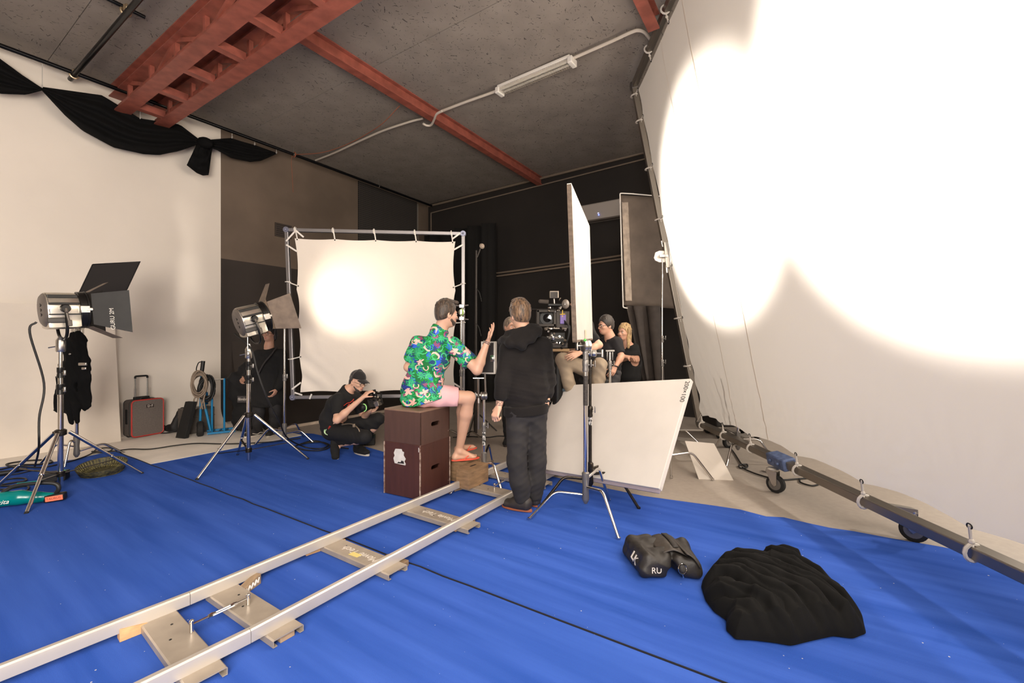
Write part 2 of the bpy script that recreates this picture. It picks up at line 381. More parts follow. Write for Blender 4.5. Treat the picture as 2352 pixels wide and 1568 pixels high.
MB().tube([q-D1*1.6+UP*.0,q+D1*.17],.022,10).build('tube',M_BPIPE,cp2)
MB().ring(q,D1,.035,.012).ring(q-UP*.04,D2,.045,.012).box(q+V((0,0,-.02)),(.06,.06,.07),D1,D2).build('clamp',MATS['clamp_brass'],cp2)
# swagged black drape
def poly_at(pts,t):
    L=[0]
    for i in range(1,len(pts)): L.append(L[-1]+math.dist(pts[i],pts[i-1]))
    s=t*L[-1]
    for i in range(1,len(pts)):
        if s<=L[i]+1e-9:
            k=(s-L[i-1])/max(1e-9,L[i]-L[i-1]); return (pts[i-1][0]+(pts[i][0]-pts[i-1][0])*k,pts[i-1][1]+(pts[i][1]-pts[i-1][1])*k)
    return pts[-1]
DR=thing('black_drape','black cloth drape swagged and knotted along the top of the white wall','drape',LW(300,300,.35))
M_DRP=mat('black_cloth',(10,9.5,10),.9,var=.3,vscale=6,spec=.2)
def swag(top,bot,off=.3,folds=7):
    st=[LW(*p) for p in ()]
    def f(u,v):
        a=poly_at(top,u); b=poly_at(bot,u); p=(a[0]+(b[0]-a[0])*v,a[1]+(b[1]-a[1])*v)
        w=math.hypot(b[0]-a[0],b[1]-a[1])/140
        o=off+.05*math.sin(v*folds*math.pi+u*3)*min(1,w+.15)+.10*w*math.sin(math.pi*v)+.02*fbm((u*6,v*3,off),1.0)
        return LW(p[0],p[1],o)
    return MB().grid(f,44,26)
for i,(t,b) in enumerate((([(-330,62),(-200,40),(0,135),(50,172),(97,203)],[(-330,66),(-200,150),(0,215),(60,217),(97,207)]),
    ([(97,200),(234,219),(322,272),(413,286),(457,320),(470,325)],[(97,208),(150,265),(190,300),(260,338),(330,354),(365,356),(410,347),(450,333),(470,331)]),
    ([(470,322),(495,320),(530,317),(585,333),(635,351)],[(470,333),(500,345),(530,362),(575,372),(600,369),(635,353)]))):
    swag(t,b,.3 if i<2 else .28).build('swag',M_DRP,DR,solid=.008,angle=180)
swag([(452,330),(493,328)],[(429,379),(452,397),(466,403),(479,402),(486,345)],.28,4).build('tail',M_DRP,DR,solid=.008,angle=180)
MB().ball(LW(470,328,.34),(.13,.10,.09),12,8).build('knot',M_DRP,DR)
for u,v in((97,198),(322,270),(533,315),(585,331),(635,350)):
    q=LW(u,v,.36); MB().tube([q,V((q.x,q.y,5.09))],.004,6).ring(q,D1,.018,.004,12,6).build('tie',mat('pale_cord',(190,184,176),.7),DR)
# fluorescent fitting, its conduit, orange cord
fx=thing('ceiling_light','white caged twin-tube fluorescent batten, unlit, on the strand-board ceiling','light',P(1230,180,6.1))
A=P(1148,211,3.72/.572); B=P(1314,142,3.72/.643); d=(B-A).normalized(); sd=d.cross(UP)
MB().bar(A+UP*.05,B+UP*.05,.15,.04).build('housing',WHITE,fx,bevel=.01)
for s in(-1,1): MB().tube([A+sd*.035*s+d*.05,B+sd*.035*s-d*.05],.016,8).build('tube',mat('frosted_glass',(205,200,190),.2),fx)
for e in(A,B): MB().box(e,(.07,.16,.09),d,sd).build('end_cap',WHITE,fx,bevel=.012)
g=MB(); 
for i in range(34): 
    q=A+d*(.05+(B-A).length*.92*i/33); g.tube([q+sd*.075+UP*.02,q+sd*.06-UP*.025,q-sd*.06-UP*.025,q-sd*.075+UP*.02],.0022,4)
for s in(-.06,0,.06): g.tube([A+sd*s-UP*.025,B+sd*s-UP*.025],.0022,4)
o=g.build('wire_guard',mat('guard_wire',(200,190,170),.4,.6),fx); o['kind']='stuff'
def onceil(pts,z=CEIL-.05): return [P(u,v,F*(z-H)/(784-v)) for u,v in pts]
M_FLEX=mat('white_conduit',(200,190,178),.6)
cg=thing('conduit','white flexible conduit looping under the ceiling to the fluorescent batten','conduit',P(965,275,7))
MB().tube(spline(onceil([(725,368),(770,350),(830,322),(880,300),(940,280),(972,272)])),.018,8).build('run',M_FLEX,cg)
MB().tube(spline(onceil([(972,284),(980,288),(990,287),(997,275),(1003,262),(1015,255)],5.05)),.018,8).build('loop',M_FLEX,cg)
MB().tube(spline(onceil([(1015,255),(1070,234),(1145,207),(1230,170),(1318,133),(1400,97),(1450,74),(1468,70),(1482,76),(1497,95)])),.02,8).build('run',M_FLEX,cg)
oc=tag(MB().tube(spline([P(918,243,3.62/.541),P(870,290,7.2),P(800,330,7.9),P(740,350,8.3),LW(680,355,.4)]),.006,6).build('cord',mat('orange_cord',(150,84,58),.7)),'thin orange cord sagging from the purlin to the wall pipe','cord')
oc2=tag(MB().tube(spline([LW(672,352,.38),LW(669,372,.3),LW(671,400,.28),LW(673,442,.28)]),.004,6).ring(LW(676,355,.38),D1,.045,.01,12,6).build('cord',MATS['orange_cord']),'orange cord end knotted on the wall pipe and hanging down','cord')
# back wall pipework, air conditioner
M_PIP=mat('painted_pipe',(122,108,94),.6)
def wallpipe(lab,runs,r):
    t=thing('wall_pipe',lab,'pipe',BW(*runs[0][0],.05))
    for k,rn in enumerate(runs): MB().tube([BW(u,v,.05) for u,v in rn],r,8).build('run' if k==0 else 'drop',M_PIP,t)
wallpipe('upper thin pipe along the top of the dark back wall under the ceiling',[[(982,474),(1480,350),(1560,331)]],.028)
wallpipe('thin conduit below it that turns down at the corner of the dark wall',[[(990,489),(1480,365),(1560,345)],[(990,489),(990,640)]],.015)
wallpipe('upper of two horizontal pipes at mid height on the dark back wall',[[(1096,632),(1150,626),(1290,607),(1430,586),(1500,577)],[(1131,628),(1131,648),(1135,650),(1137,870)]],.022)
wallpipe('lower of two horizontal pipes at mid height on the dark back wall',[[(1096,639),(1150,633),(1290,614),(1430,594),(1500,585)]],.022)
ac=thing('air_conditioner','long white wall air conditioner with a small blue light on the dark wall','air conditioner',BW(1380,490,.12))
q0=BW(1338,478,.12); q1=BW(1460,452,.12); z1=(q0.z+q1.z)/2
w_=(q1-q0).dot(D2); cc=BW(1385,486,.12)
MB().box(cc,(w_,.24,.36),D2,D1).build('body',mat('ac_white',(176,168,160),.5),ac,bevel=.03)
MB().box(cc-D1*.1-UP*.19,(w_-.1,.1,.03),D2,D1).build('louvre',mat('ac_grey',(92,84,78),.5),ac,bevel=.005)
MB().ball(BW(1375,493,.25),.012).build('indicator_light',mat('blue_led',(90,110,255),.4,emit=4),ac)
MB().box(BW(1374,489,.245),(.02,.006,.012),D2,D1).build('indicator_light',mat('pale_led',(200,210,255),.4,emit=2),ac)
# black curtain behind the middle frame
CU=MB().grid(lambda u,v:RM(8.3+.07*math.sin(u*34)+.03*math.sin(u*71+1),-8.2+u*2.3,.04+v*4.2),120,6).build('curtain',mat('black_curtain',(19,17,16),.95),solid=.006,angle=180)
tag(CU,'tall black curtain hanging in the dark corner behind the lit white frame','curtain')
# carpets: two strips
def outline(pts,lift): return [FL(u,v)+UP*lift for u,v in pts]
def carpet(name,lab,edge_px,pts,lift):
    poly=[V((p.x,p.y,lift)) for p in pts]
    o=MB().prism([p-UP*.008 for p in poly],UP*.008).build(name,M_CARP,smooth=False); return tag(o,lab,'carpet')
def ripple(a,b,n,amp,seed):
    d=(b-a); s=V((-d.y,d.x,0)).normalized(); return [a+d*(i/n)+s*amp*noise.noise(V((seed,i*.9,0))) for i in range(n)]
sA=FL(268,1040); sB=FL(1640,1568); dS=(sB-sA).normalized(); sC=sB+dS*.9
far=[FL(u,v) for u,v in((268,1040),(300,1046),(355,1030),(420,1019),(500,1008),(590,998),(660,994),(720,997),(770,1008),(830,1024),(885,1040),(980,1050),(1100,1063),(1200,1066),(1260,1094),(1340,1112),(1480,1141),(1640,1163),(1700,1172),(1760,1188),(1800,1190),(1850,1202),(1905,1214),(1960,1222),(2050,1239),(2150,1256),(2250,1275),(2352,1304),(2500,1345))]
far+=[sC+V((1.6,.1,0)),sC]+ripple(sC,sA,40,.014,2.0)[1:]
carpet('carpet','blue carpet strip under the crates and tripods, beyond the black seam',None,far,.009)
near=ripple(sA-dS*.02,sC,40,.012,5.0)+[sC,sC+D1*(-1.6)]+[V((-2.0,-.3,0)),V((-6.6,3.2,0)),FL(-60,1085),FL(0,1076),FL(80,1068),FL(170,1058),FL(230,1044)]
nc=carpet('carpet','blue carpet strip in front under the track rails, nearer than the black seam',None,near,.016)
rp0=[V((p.x,p.y,.0165)) for p in near[:41]]
MB().tube(rp0,.0055,6).build('edge_binding',mat('seam_black',(10,12,24),.9),nc)
# ================================================================== big diffusion frame
BL=V((2.71,6.28,.27)); bd=V((-.027,-1,0)).normalized(); td=V((-.95,-.03,4.89)).normalized(); td=(td-bd*td.dot(bd)).normalized(); nn=bd.cross(td).normalized()
if nn.x>0: nn=-nn
HT=4.97; WD=5.05
FRM=thing('diffusion_frame','huge tilted white diffusion frame glowing with two lamp spots, on casters','frame',BL-UP*.27)
M_FR=mat('frame_tube',(150,142,132),.42,.85)
def Q(s,t,o=0.0): return BL+bd*s+td*t+nn*o
for nm,a,b in(('bottom_rail',Q(-.03,0),Q(WD,0)),('top_rail',Q(-.03,HT),Q(WD,HT)),('side_post',Q(0,0),Q(0,HT)),('side_post',Q(WD,0),Q(WD,HT))):
    MB().bar(a,b,.075,.075,up=nn).build(nm,M_FR,FRM,smooth=False,bevel=.008)
MB().lathe([(.06,-.04),(.06,.04)],Q(0,0),nn,14).build('corner_joint',CAST,FRM); MB().lathe([(.06,-.04),(.06,.04)],Q(0,HT),nn,14).build('corner_joint',CAST,FRM)
def clothmat(name,col,tr):
    m=bpy.data.materials.new(name); m.use_nodes=True; nt=m.node_tree; nt.nodes.remove(nt.nodes['Principled BSDF'])
    out=nt.nodes['Material Output']; a=nt.nodes.new('ShaderNodeBsdfDiffuse'); b=nt.nodes.new('ShaderNodeBsdfTranslucent'); mx=nt.nodes.new('ShaderNodeMixShader')
    a.inputs[0].default_value=(*srgb(col),1); b.inputs[0].default_value=(*srgb(col),1); mx.inputs[0].default_value=tr
    tc=nt.nodes.new('ShaderNodeTexCoord'); n=nt.nodes.new('ShaderNodeTexNoise'); n.inputs['Scale'].default_value=7; n.inputs['Detail'].default_value=5; n.inputs['Distortion'].default_value=1.2
    nt.links.new(tc.outputs['Object'],n.inputs['Vector']); bp=nt.nodes.new('ShaderNodeBump'); bp.inputs['Strength'].default_value=.12; bp.inputs['Distance'].default_value=.02
    nt.links.new(n.outputs['Fac'],bp.inputs['Height']); nt.links.new(bp.outputs[0],a.inputs['Normal'])
    nt.links.new(a.outputs[0],mx.inputs[1]); nt.links.new(b.outputs[0],mx.inputs[2]); nt.links.new(mx.outputs[0],out.inputs[0]); return m
M_DIF=clothmat('diffusion_cloth',(238,232,224),.5)
tieS=[(.14+i*.62,.0) for i in range(9)]; 
bt=[.14,.80,1.46,2.28,3.06,3.84,4.7]; lt=[.14,.85,1.55,2.3,3.0,3.75,4.45,HT-.14]
def scal(x,ts,amp):
    for i in range(len(ts)-1):
        if ts[i]<=x<=ts[i+1]: return amp*4*(x-ts[i])*(ts[i+1]-x)/(ts[i+1]-ts[i])**2
    return 0
def cloth(u,v):
    s=.14+u*(WD-.28); t=.13+v*(HT-.27)
    eb=scal(s,bt,.045)*max(0,1-v*9); el=scal(t,lt,.04)*max(0,1-u*9)
    o=.012*math.sin(v*3.1)+.008*fbm((s*1.3,t*1.3,0),1,3)+.010*math.exp(-v*6)*fbm((s*4,t*2.2,3),1,3)
    for x in bt:
        dd=math.hypot(s-x,t-.13)
        if dd<.9: o+=.006*math.sin(math.atan2(t-.13,s-x)*26)*dd*(.9-dd)*4*max(0,1-v*5)
    if u<.25 and v<.3: o+=.02*math.sin((s*1.1+t*.7)*24)*(1-u*4)*max(0,1-v*3.3)
    return Q(s+el,t+eb,o)
MB().grid(cloth,150,150).build('diffusion_cloth',M_DIF,FRM,angle=180)
M_SEAM=clothmat('seam_cloth',(234,226,216),.44)
for s,w in((1.83,.02),(1.15,.014)):
    MB().grid(lambda u,v:cloth((s-.14-w/2+w*u)/(WD-.28),v)+nn*.004,1,60).build('seam',M_SEAM,FRM,angle=180)
M_CORD=mat('white_cord',(206,198,188),.8)
def tie(a,b):
    a=V(a);b=V(b); m=(a+b)/2-UP*.012
    MB().tube([a,m,b],.008,6).ring(a,bd if abs((b-a).normalized().dot(bd))<.7 else td,.048,.011,12,6).ball(m,.017,6,5).tube([m,m-UP*.05+bd*.02],.005,5).build('tie',M_CORD,FRM)
    MB().ring(b,nn,.015,.004,10,5).build('grommet',BLKM,FRM)
for s in bt: tie(Q(s,.0,.02),Q(s,.15,.012))
for t in lt[1:]: tie(Q(0,t,.02),Q(.16,t,.012))
for s in bt[1:5]: tie(Q(s,HT,.02),Q(s,HT-.15,.012))
MB().tube([Q(.02,.04,.04),Q(.16,.16,.02)],.008,6).build('tie',M_CORD,FRM)
M_BLU=mat('blue_tape',(96,112,150),.6,var=.3,vscale=25)
def caster(s,foot,ang,tape):
    top=Q(s,-.04); c=V((foot.x,foot.y,.085)); f=V((math.cos(ang),math.sin(ang),0)); ax=V((-f.y,f.x,0))
    if tape: MB().box(Q(s,.0),(.3,.13,.12),bd,nn).ball(Q(s-.07,-.0,.07),.015,8,6).ball(Q(s+.06,.0,.07),.015,8,6).build('bracket',M_BLU,FRM,bevel=.015)
    else: MB().bar(Q(s,-.02,-.05),V((foot.x,foot.y,.22)),.06,.04).build('bracket',M_FR,FRM)
    st=V((foot.x-f.x*.03,foot.y-f.y*.03,.215))
    fk=MB().lathe([(.05,0),(.055,.008),(.055,.02),(.04,.03)],st-UP*.012,UP,16)
    for k in(-1,1): fk.prism([st+ax*.032*k+f*.05-UP*.01,st+ax*.032*k-f*.05-UP*.01,c+ax*.032*k-f*.022,c+ax*.032*k-UP*.02,c+ax*.032*k+f*.022],ax*.005*k)
    fk.box(st-UP*.045-f*.07,(.08,.05,.012),f,ax).build('caster_fork',STEEL,FRM)
    MB().lathe([(.045,-.024),(.07,-.025),(.083,-.018),(.085,0),(.083,.018),(.07,.025),(.045,.024)],c,ax,28).build('caster_wheel',RUB,FRM)
    MB().lathe([(.012,-.036),(.012,-.027),(.056,-.026),(.056,.026),(.012,.027),(.012,.036)],c,ax,20).build('wheel_hub',CAST,FRM)
caster(1.98,FL(1782,1131),-1.0,True); caster(3.12,FL(2099,1243),-.85,False); caster(.35,V((2.95,5.95,0)),.4,False)
# clamp + knuckle at the post and the slim stand that holds it
def ph(u,v):   # depth on the frame plane
    a=(u-1176)/F; b=(784-v)/F; r=V((a,1,b)); return (BL-V((0,0,H))).dot(nn)/r.dot(nn)
kq=Q(0,(P(1524,582,6.2)-BL).dot(td),.04)
# ================================================================== C-stands and light stands
M_STAIN=mat('stand_chrome',(214,210,206),.14,1.0)
M_DARKST=mat('dark_stand',(62,56,50),.35,.8,var=.4,vscale=40)
def cstand(name,lab,c,feet,ztop,r0=.0165,hub=(.20,.25,.30),m=None,col=None,sticker=None,collars=(),bendat=.55):
    m=m or M_STAIN; c=V((c[0],c[1],0)); t=thing(name,lab,'stand',c)
    for i,f in enumerate(feet):
        f=V((f[0],f[1],.012)); d=(f-c); d.z=0; L=d.length; d.normalize(); z=hub[i]
        MB().tube(bend([c+d*.03+UP*z,c+d*L*bendat+UP*(z+.03),f],.05),.0125,10).tube([f+UP*.012,f-UP*.008],.0155,10).build('leg',m,t)
    MB().lathe([(.012,hub[0]-.07),(.026,hub[0]-.045),(.03,hub[0]-.03),(.024,hub[1]),(.03,hub[2]),(.03,hub[2]+.05),(.02,hub[2]+.06)],c,UP,14).build('hub',CAST if m is M_STAIN else m,t)
    zs=[hub[2]]+list(collars)+[ztop]; r=r0
    for i in range(len(zs)-1):
        MB().lathe([(r,zs[i]),(r,zs[i+1])],c,UP,14).build('pole',m,t); r-=.0028
    r=r0
    for i,z in enumerate(collars):
        MB().lathe([(r+.006,z-.085),(r+.009,z-.07),(r+.005,z-.05),(r+.009,z-.03),(r+.009,z+.0),(r+.003,z+.012)],c,UP,14).build('collar',CAST if m is M_STAIN else m,t); r-=.0028
        k=c+UP*(z-.03)+V((.03,-.01,0)); MB().tube([c+UP*(z-.03),k],.006,6).box(k+V((.012,0,.012)),(.008,.022,.06)).build('knob',STEEL,t,bevel=.004)
    if sticker is not None:
        MB().lathe([(r0+.0012,sticker),(r0+.0012,sticker+.17)],c,UP,16,cap=False).build('sticker',STICK,t)
    return t
def stickmat():
    n=NX('worn_sticker',.5); o=n.tc.outputs['Object']; n.col(n.mix(n.m_('GREATER_THAN',n.noise(n.v_('MULTIPLY',o,(1,1,.45)),95,2),.5),(.62,.6,.57),(.03,.03,.03))); return n.m
STICK=stickmat()
def griphead(parent,c,ax=V((0,1,0)),r=.045,name='grip_head'):
    c=V(c); ax=V(ax).normalized()
    MB().lathe([(r*.5,-.035),(r,-.028),(r,-.004),(r*.8,0),(r,.004),(r,.028),(r*.5,.035)],c,ax,18).build(name,STEEL,parent)
    MB().tube([c,c+ax*.08],.007,8).box(c+ax*.085,(.014,.03,.07),ax,UP.cross(ax)).build('tee_knob',STEEL,parent,bevel=.004)
# main chrome stand that carries the upright white board
c1=(.60,3.55); f1=[FL(1216,1195),FL(1421,1241),FL(1399,1152)]
st1=cstand('c_stand','chrome C-stand in front of the tilted board, carrying the upright white foam sheet','',f1,1.36) if False else cstand('c_stand','chrome C-stand in front of the tilted board, carrying the upright white foam sheet',c1,f1,1.40,.0185,(.20,.27,.33),collars=(1.29,1.38),sticker=None)
MB().lathe([(.0198,.93),(.0198,1.17)],V((*c1,0)),UP,14,cap=False).build('tape_wrap',mat('worn_black_tape',(58,52,48),.7,var=.5,vscale=60),st1)
griphead(st1,(c1[0],c1[1],1.415),V((-.9,-.4,0)),.05)
MB().ball((c1[0]-.01,c1[1]-.03,1.46),.013).build('tape_tab',mat('green_tape',(70,170,70),.5),st1)
cs2=(.70,3.90); f2=[FL(1245,1162),FL(1467,1170),FL(1480,1122)]
st2=cstand('c_stand','dark tarnished stand standing just behind the chrome C-stand',cs2,f2,1.33,.0155,(.22,.27,.31),m=M_DARKST,collars=(.86,1.27))
griphead(st2,(cs2[0]+.02,cs2[1]-.02,1.345),V((.9,-.3,0)),.032)
MB().lathe([(.017,.70),(.017,.80)],V((*cs2,0)),UP,14,cap=False).build('sticker',STICK,st2)
# upright white panel
UB=thing('foam_sheet','tall white foam sheet seen almost edge-on, standing upright on the chrome stand','panel',P(1340,783,3.7))
A0=P(1325,783,3.34); A1=P(1312,423,3.34); B0=P(1361,779,4.5); B1=P(1354,521,4.5)
nrm=(B0-A0).cross(A1-A0).normalized()
if nrm.x<0: nrm=-nrm
pm=MB().prism([A0,B0,B1,A1],-nrm*.03).build('board',mat('white_foam',(184,180,174),.7,var=.06,vscale=5),UB,smooth=False)
for a,b in((A0,A1),(B0,B1),(A1,B1),(A0,B0)): MB().bar(a-nrm*.016,b-nrm*.016,.018,.034,up=nrm).build('edge_tape',mat('edge_wood',(100,84,70),.7,var=.3,vscale=30) if a is A0 else mat('edge_white',(214,206,196),.7),UB,smooth=False)
MB().prism([A0+(B0-A0)*.42+UP*.01+nrm*.002,A0+(B0-A0)*.52+UP*.01+nrm*.002,A0+(B0-A0)*.52+UP*.09+nrm*.002,A0+(B0-A0)*.42+UP*.09+nrm*.002],nrm*.002).build('tape_mark',mat('beige_tape',(190,172,150),.6),UB)
hb=V((c1[0],c1[1],1.43)); q=A0+(B0-A0)*.45
for k in(-.18,.0,.18): MB().tube([hb+V((.05,.1,-.01)),q+(B0-A0).normalized()*k+UP*.004],.007,8).build('holder_prong',STEEL,UB)
# tilted big board
E1=V((1.1398,3.3818,.3077)); TRc=V((1.58,3.849,1.122)); BLc=V((.14,4.648,.121)); ee=(E1-BLc).normalized(); eu=(TRc-E1); eu=(eu-ee*eu.dot(ee)).normalized(); en=ee.cross(eu)
if en.y>0: en=-en
TB=thing('white_board','big white polystyrene board tilted back, standing behind the two stands','board',(.7,4.1,0))
WB,HB=1.66,1.037
MB().prism([E1,E1-ee*WB,E1-ee*WB+eu*HB,E1+eu*HB],-en*.05).build('board',mat('poly_white',(210,204,197),.75,var=.05,vscale=2.5,bump=.05,bscale=9),TB,smooth=False,bevel=.004)
MB().bar(E1-eu*.004-en*.025,E1-ee*WB-eu*.004-en*.025,.05,.01,up=en).build('edge_strip',mat('blue_reflect_edge',(150,140,150),.6),TB,smooth=False)
M_INK=mat('dark_ink',(60,56,54),.7)
text('200×100','lettering',M_INK,TB,E1+eu*(HB*.87)+ee*(-.022)+en*.001,-eu,ee,.062,.0004)
M_STR=mat('board_stain',(205,194,182),.8)
# support of the board: stand with arm and legs behind
bs_c=V((1.62,4.55,0)); sb=cstand('c_stand','chrome stand half hidden behind the right edge of the tilted board',bs_c,[FL(1637,1103),FL(1542,1098),V((1.3,5.2,0))],.62,.015,(.26,.3,.35))
MB().tube([P(1555,987,4.3),P(1614,988,4.6)],.008,8).build('arm',STEEL,sb); MB().tube(bend([P(1541,1016,4.1),P(1547,1015,4.15),P(1564,962,4.05),P(1556,955,4.0)],.02),.006,8).build('handle',STEEL,sb)
MB().tube([P(1555,987,4.3),bs_c+UP*.6],.012,8).build('arm',STEEL,sb); griphead(sb,bs_c+UP*.56,V((1,0,0)),.035)
# white card leaning low beside it
wc=MB().prism([FL(1605,1100),FL(1685,1103),P(1640,1018,4.75),P(1573,1012,4.78)],V((0,.006,-.003))).build('white_card',mat('card_white',(206,196,184),.7),smooth=False); tag(wc,'white card leaning low on the concrete floor under the big frame','card')
# short chrome stand top seen above the board
s4=P(1401,860,4.9); cs4=cstand('c_stand','short chrome stand head showing above the top edge of the tilted board',(s4.x,s4.y),[(s4.x+.3,s4.y+.2),(s4.x-.3,s4.y+.2),(s4.x,s4.y-.3)],1.33,.016,(.2,.25,.3),collars=(1.22,))
MB().box((s4.x,s4.y,1.345),(.1,.03,.018)).tube([(s4.x-.03,s4.y,1.24),(s4.x-.03,s4.y,1.34)],.005,6).tube([(s4.x+.03,s4.y,1.24),(s4.x+.03,s4.y,1.34)],.005,6).build('head_plate',STEEL,cs4,bevel=.003)
# slim stand with lollipop clamp holding the diffusion frame
kp=Q(0,(P(1527,582,6.25)-BL).dot(td)); sx=P(1521,700,6.2)
fs=cstand('light_stand','slim bright stand clamped to the left post of the diffusion frame',(sx.x,sx.y),[(sx.x+.45,sx.y-.35),(sx.x-.45,sx.y-.2),(sx.x+.05,sx.y+.5)],2.62,.0165,(.2,.25,.3),collars=(1.18,1.52))
kk=V((sx.x,sx.y,2.66))
MB().prism([kk+V((-.12,0,-.02)),kk+V((-.10,0,.06)),kk+V((-.04,0,.085)),kk+V((.13,0,.085)),kk+V((.13,0,-.085)),kk+V((-.04,0,-.085)),kk+V((-.10,0,-.06))],V((0,.03,0))).build('clamp_plate',mat('clamp_alu',(214,206,196),.4,.7),fs,bevel=.006)
MB().tube([kk+V((.02,-.03,0)),kk+V((.0,-.05,0))],.03,12).box(kk+V((-.0,-.055,.0)),(.12,.015,.04)).build('tee_knob',STEEL,fs,bevel=.004)
MB().bar(kk+V((.08,.0,-.16)),kk+V((.045,0,.2)),.07,.07).tube([kk+V((-.0,-.02,.13)),kk+V((-.02,-.02,.22))],.012,8).tube([kk+V((.05,-.02,-.12)),kk+V((.06,-.02,-.24))],.012,8).build('clamp_jaw',STEEL,fs,bevel=.004)
# floppy flag behind the frame edge
FB=thing('black_flag','black floppy flag with white wire frame beside the glowing diffusion frame','flag',P(1460,600,6.9))
Yf=6.7
c00=P(1431,700,Yf);c01=P(1424,447,Yf);c10=P(1600,712,Yf+.35);c11=P(1600,458,Yf+.35)
M_FLG=mat('flag_cloth',(92,80,70),.8,var=.2,vscale=4)
MB().tube(bend([c01+V((.22,.02,.02)),c01+V((.0,-.01,.02)),c01,c00,c00-UP*.04,c00+V((.07,.01,-.05))],.035),.009,8).tube([c01+V((.2,.02,.02)),c11],.009,8).build('wire_frame',WHITE,FB)
MB().grid(lambda u,v:(c00+V((.01,.02,0)))*(1-u)*(1-v)+c10*u*(1-v)+(c01+V((.01,.02,0)))*(1-u)*v+c11*u*v+V((0,.01*fbm((u*4,v*6,0)),0)),16,24).build('cloth',M_FLG,FB,solid=.005,angle=180)
ee0=c01+V((.02,-.012,-.12)); MB().grid(lambda u,v:ee0*(1-v)+(c00+V((.03,-.012,.06)))*v+V((u*.10,.012*math.sin(v*60)*.4-.01+.008*fbm((u*5,v*18,1)),0)),6,70).build('sleeve',mat('sleeve_grey',(150,136,122),.7,var=.25,vscale=12),FB,solid=.006,angle=180)
MB().grid(lambda u,v:P(1438+40*v+u*(75-30*v)+5*math.sin(u*15),702+175*v,Yf+.02+.12*math.sin(u*13+v)*.5),30,16).build('loose_flap',mat('flap_cloth',(60,52,47),.85,var=.2),FB,solid=.006,angle=180)
# ================================================================== middle white frame
MF=thing('bounce_frame','square white bounce cloth tied in a grey tube frame, lit by one lamp','frame',(-1.95,6.25,0))
tl=P(659,528,6.15); tr=P(1064,537,6.30); bl=P(674,912,6.22); br=P(1064,907,6.30)
M_GT=mat('frame_grey',(150,146,146),.4,.8)
for nm,a,b in(('side_post',tl,bl),('side_post',tr,br),('top_rail',tl,tr),('bottom_rail',bl,br)): MB().bar(a,b,.05,.05,up=V((0,1,0))).build(nm,M_GT,MF,bevel=.006,smooth=False)
for q in(tl,tr,bl,br): MB().lathe([(.04,-.035),(.043,0),(.04,.03)],q,V((0,1,0)),16).ball(q+V((0,-.04,0)),.014,8,6).build('corner_joint',mat('joint_grey',(140,142,160),.35,.6),MF)
M_BC=clothmat('bounce_cloth',(232,222,210),.12)
def bil(u,v): return bl*(1-u)*(1-v)+br*u*(1-v)+tl*(1-u)*v+tr*u*v
tv=[.04,.23,.45,.67,.92]; th=[.05,.27,.5,.73,.95]
def bc(u,v):
    uu=.045+u*.91+(scal(v,[0,.23,.45,.67,1],.012)*(max(0,1-u*8)-max(0,u*8-7)))*1.0; vv=.03+v*.92+scal(u,[0,.25,.5,.75,1],.006)*(max(0,1-v*8)-max(0,v*8-7))
    o=-.02-.012*fbm((u*4,v*4,9),1,3)-.016*math.sin((u*.8+v)*46)*max(0,1-math.hypot(u-.03,v-.08)*5)-.01*math.sin((u+v*.4)*50)*max(0,1-math.hypot(u-.03,v-.3)*8)
    return bil(uu,vv)+V((0,o,0))
MB().grid(bc,70,70).build('bounce_cloth',M_BC,MF,angle=180)
M_WEB=mat('white_webbing',(220,214,206),.7)
for u in(.06,.27,.5,.73,.94):
    a=bil(u-.008,1.0)+V((0,-.03,0)); b=bc((u-.045)/.91,1.0)-UP*.015; MB().tube([a+UP*.02,b],.009,6).ring(a,V((1,0,0)),.034,.007,12,5).build('tie',M_WEB,MF); MB().ball(b+V((0,-.008,0)),.010,6,5).build('grommet',BLKM,MF)
for v in(.23,.45,.69):
    for s in(0,1):
        a=bil(s,v)+V((0,-.03,0)); b=bc(s,v+.0)+V((.02 if s==0 else -.02,-.006,.005)); MB().tube([a,b],.008,6).ring(a,UP,.034,.006,12,5).build('tie',M_WEB,MF); MB().ball(b,.010,6,5).build('grommet',BLKM,MF)
for (u0,v0,u1,v1) in((.0,.93,.05,.985),(.0,.91,.06,.87),(.05,1.0,.10,.955),(1.0,.93,.945,.895),(.94,.965,.985,1.0),(.0,.05,.055,.09),(.015,.03,.06,.015),(.10,-.01,.115,.02),(1.0,.04,.94,.08)):
    a=bil(u0,v0)+V((0,-.035,0)); b=bil(u1,v1)+V((0,-.045,0)); MB().bar(a,b,.022,.004,up=V((0,1,0))).build('strap',M_WEB,MF)
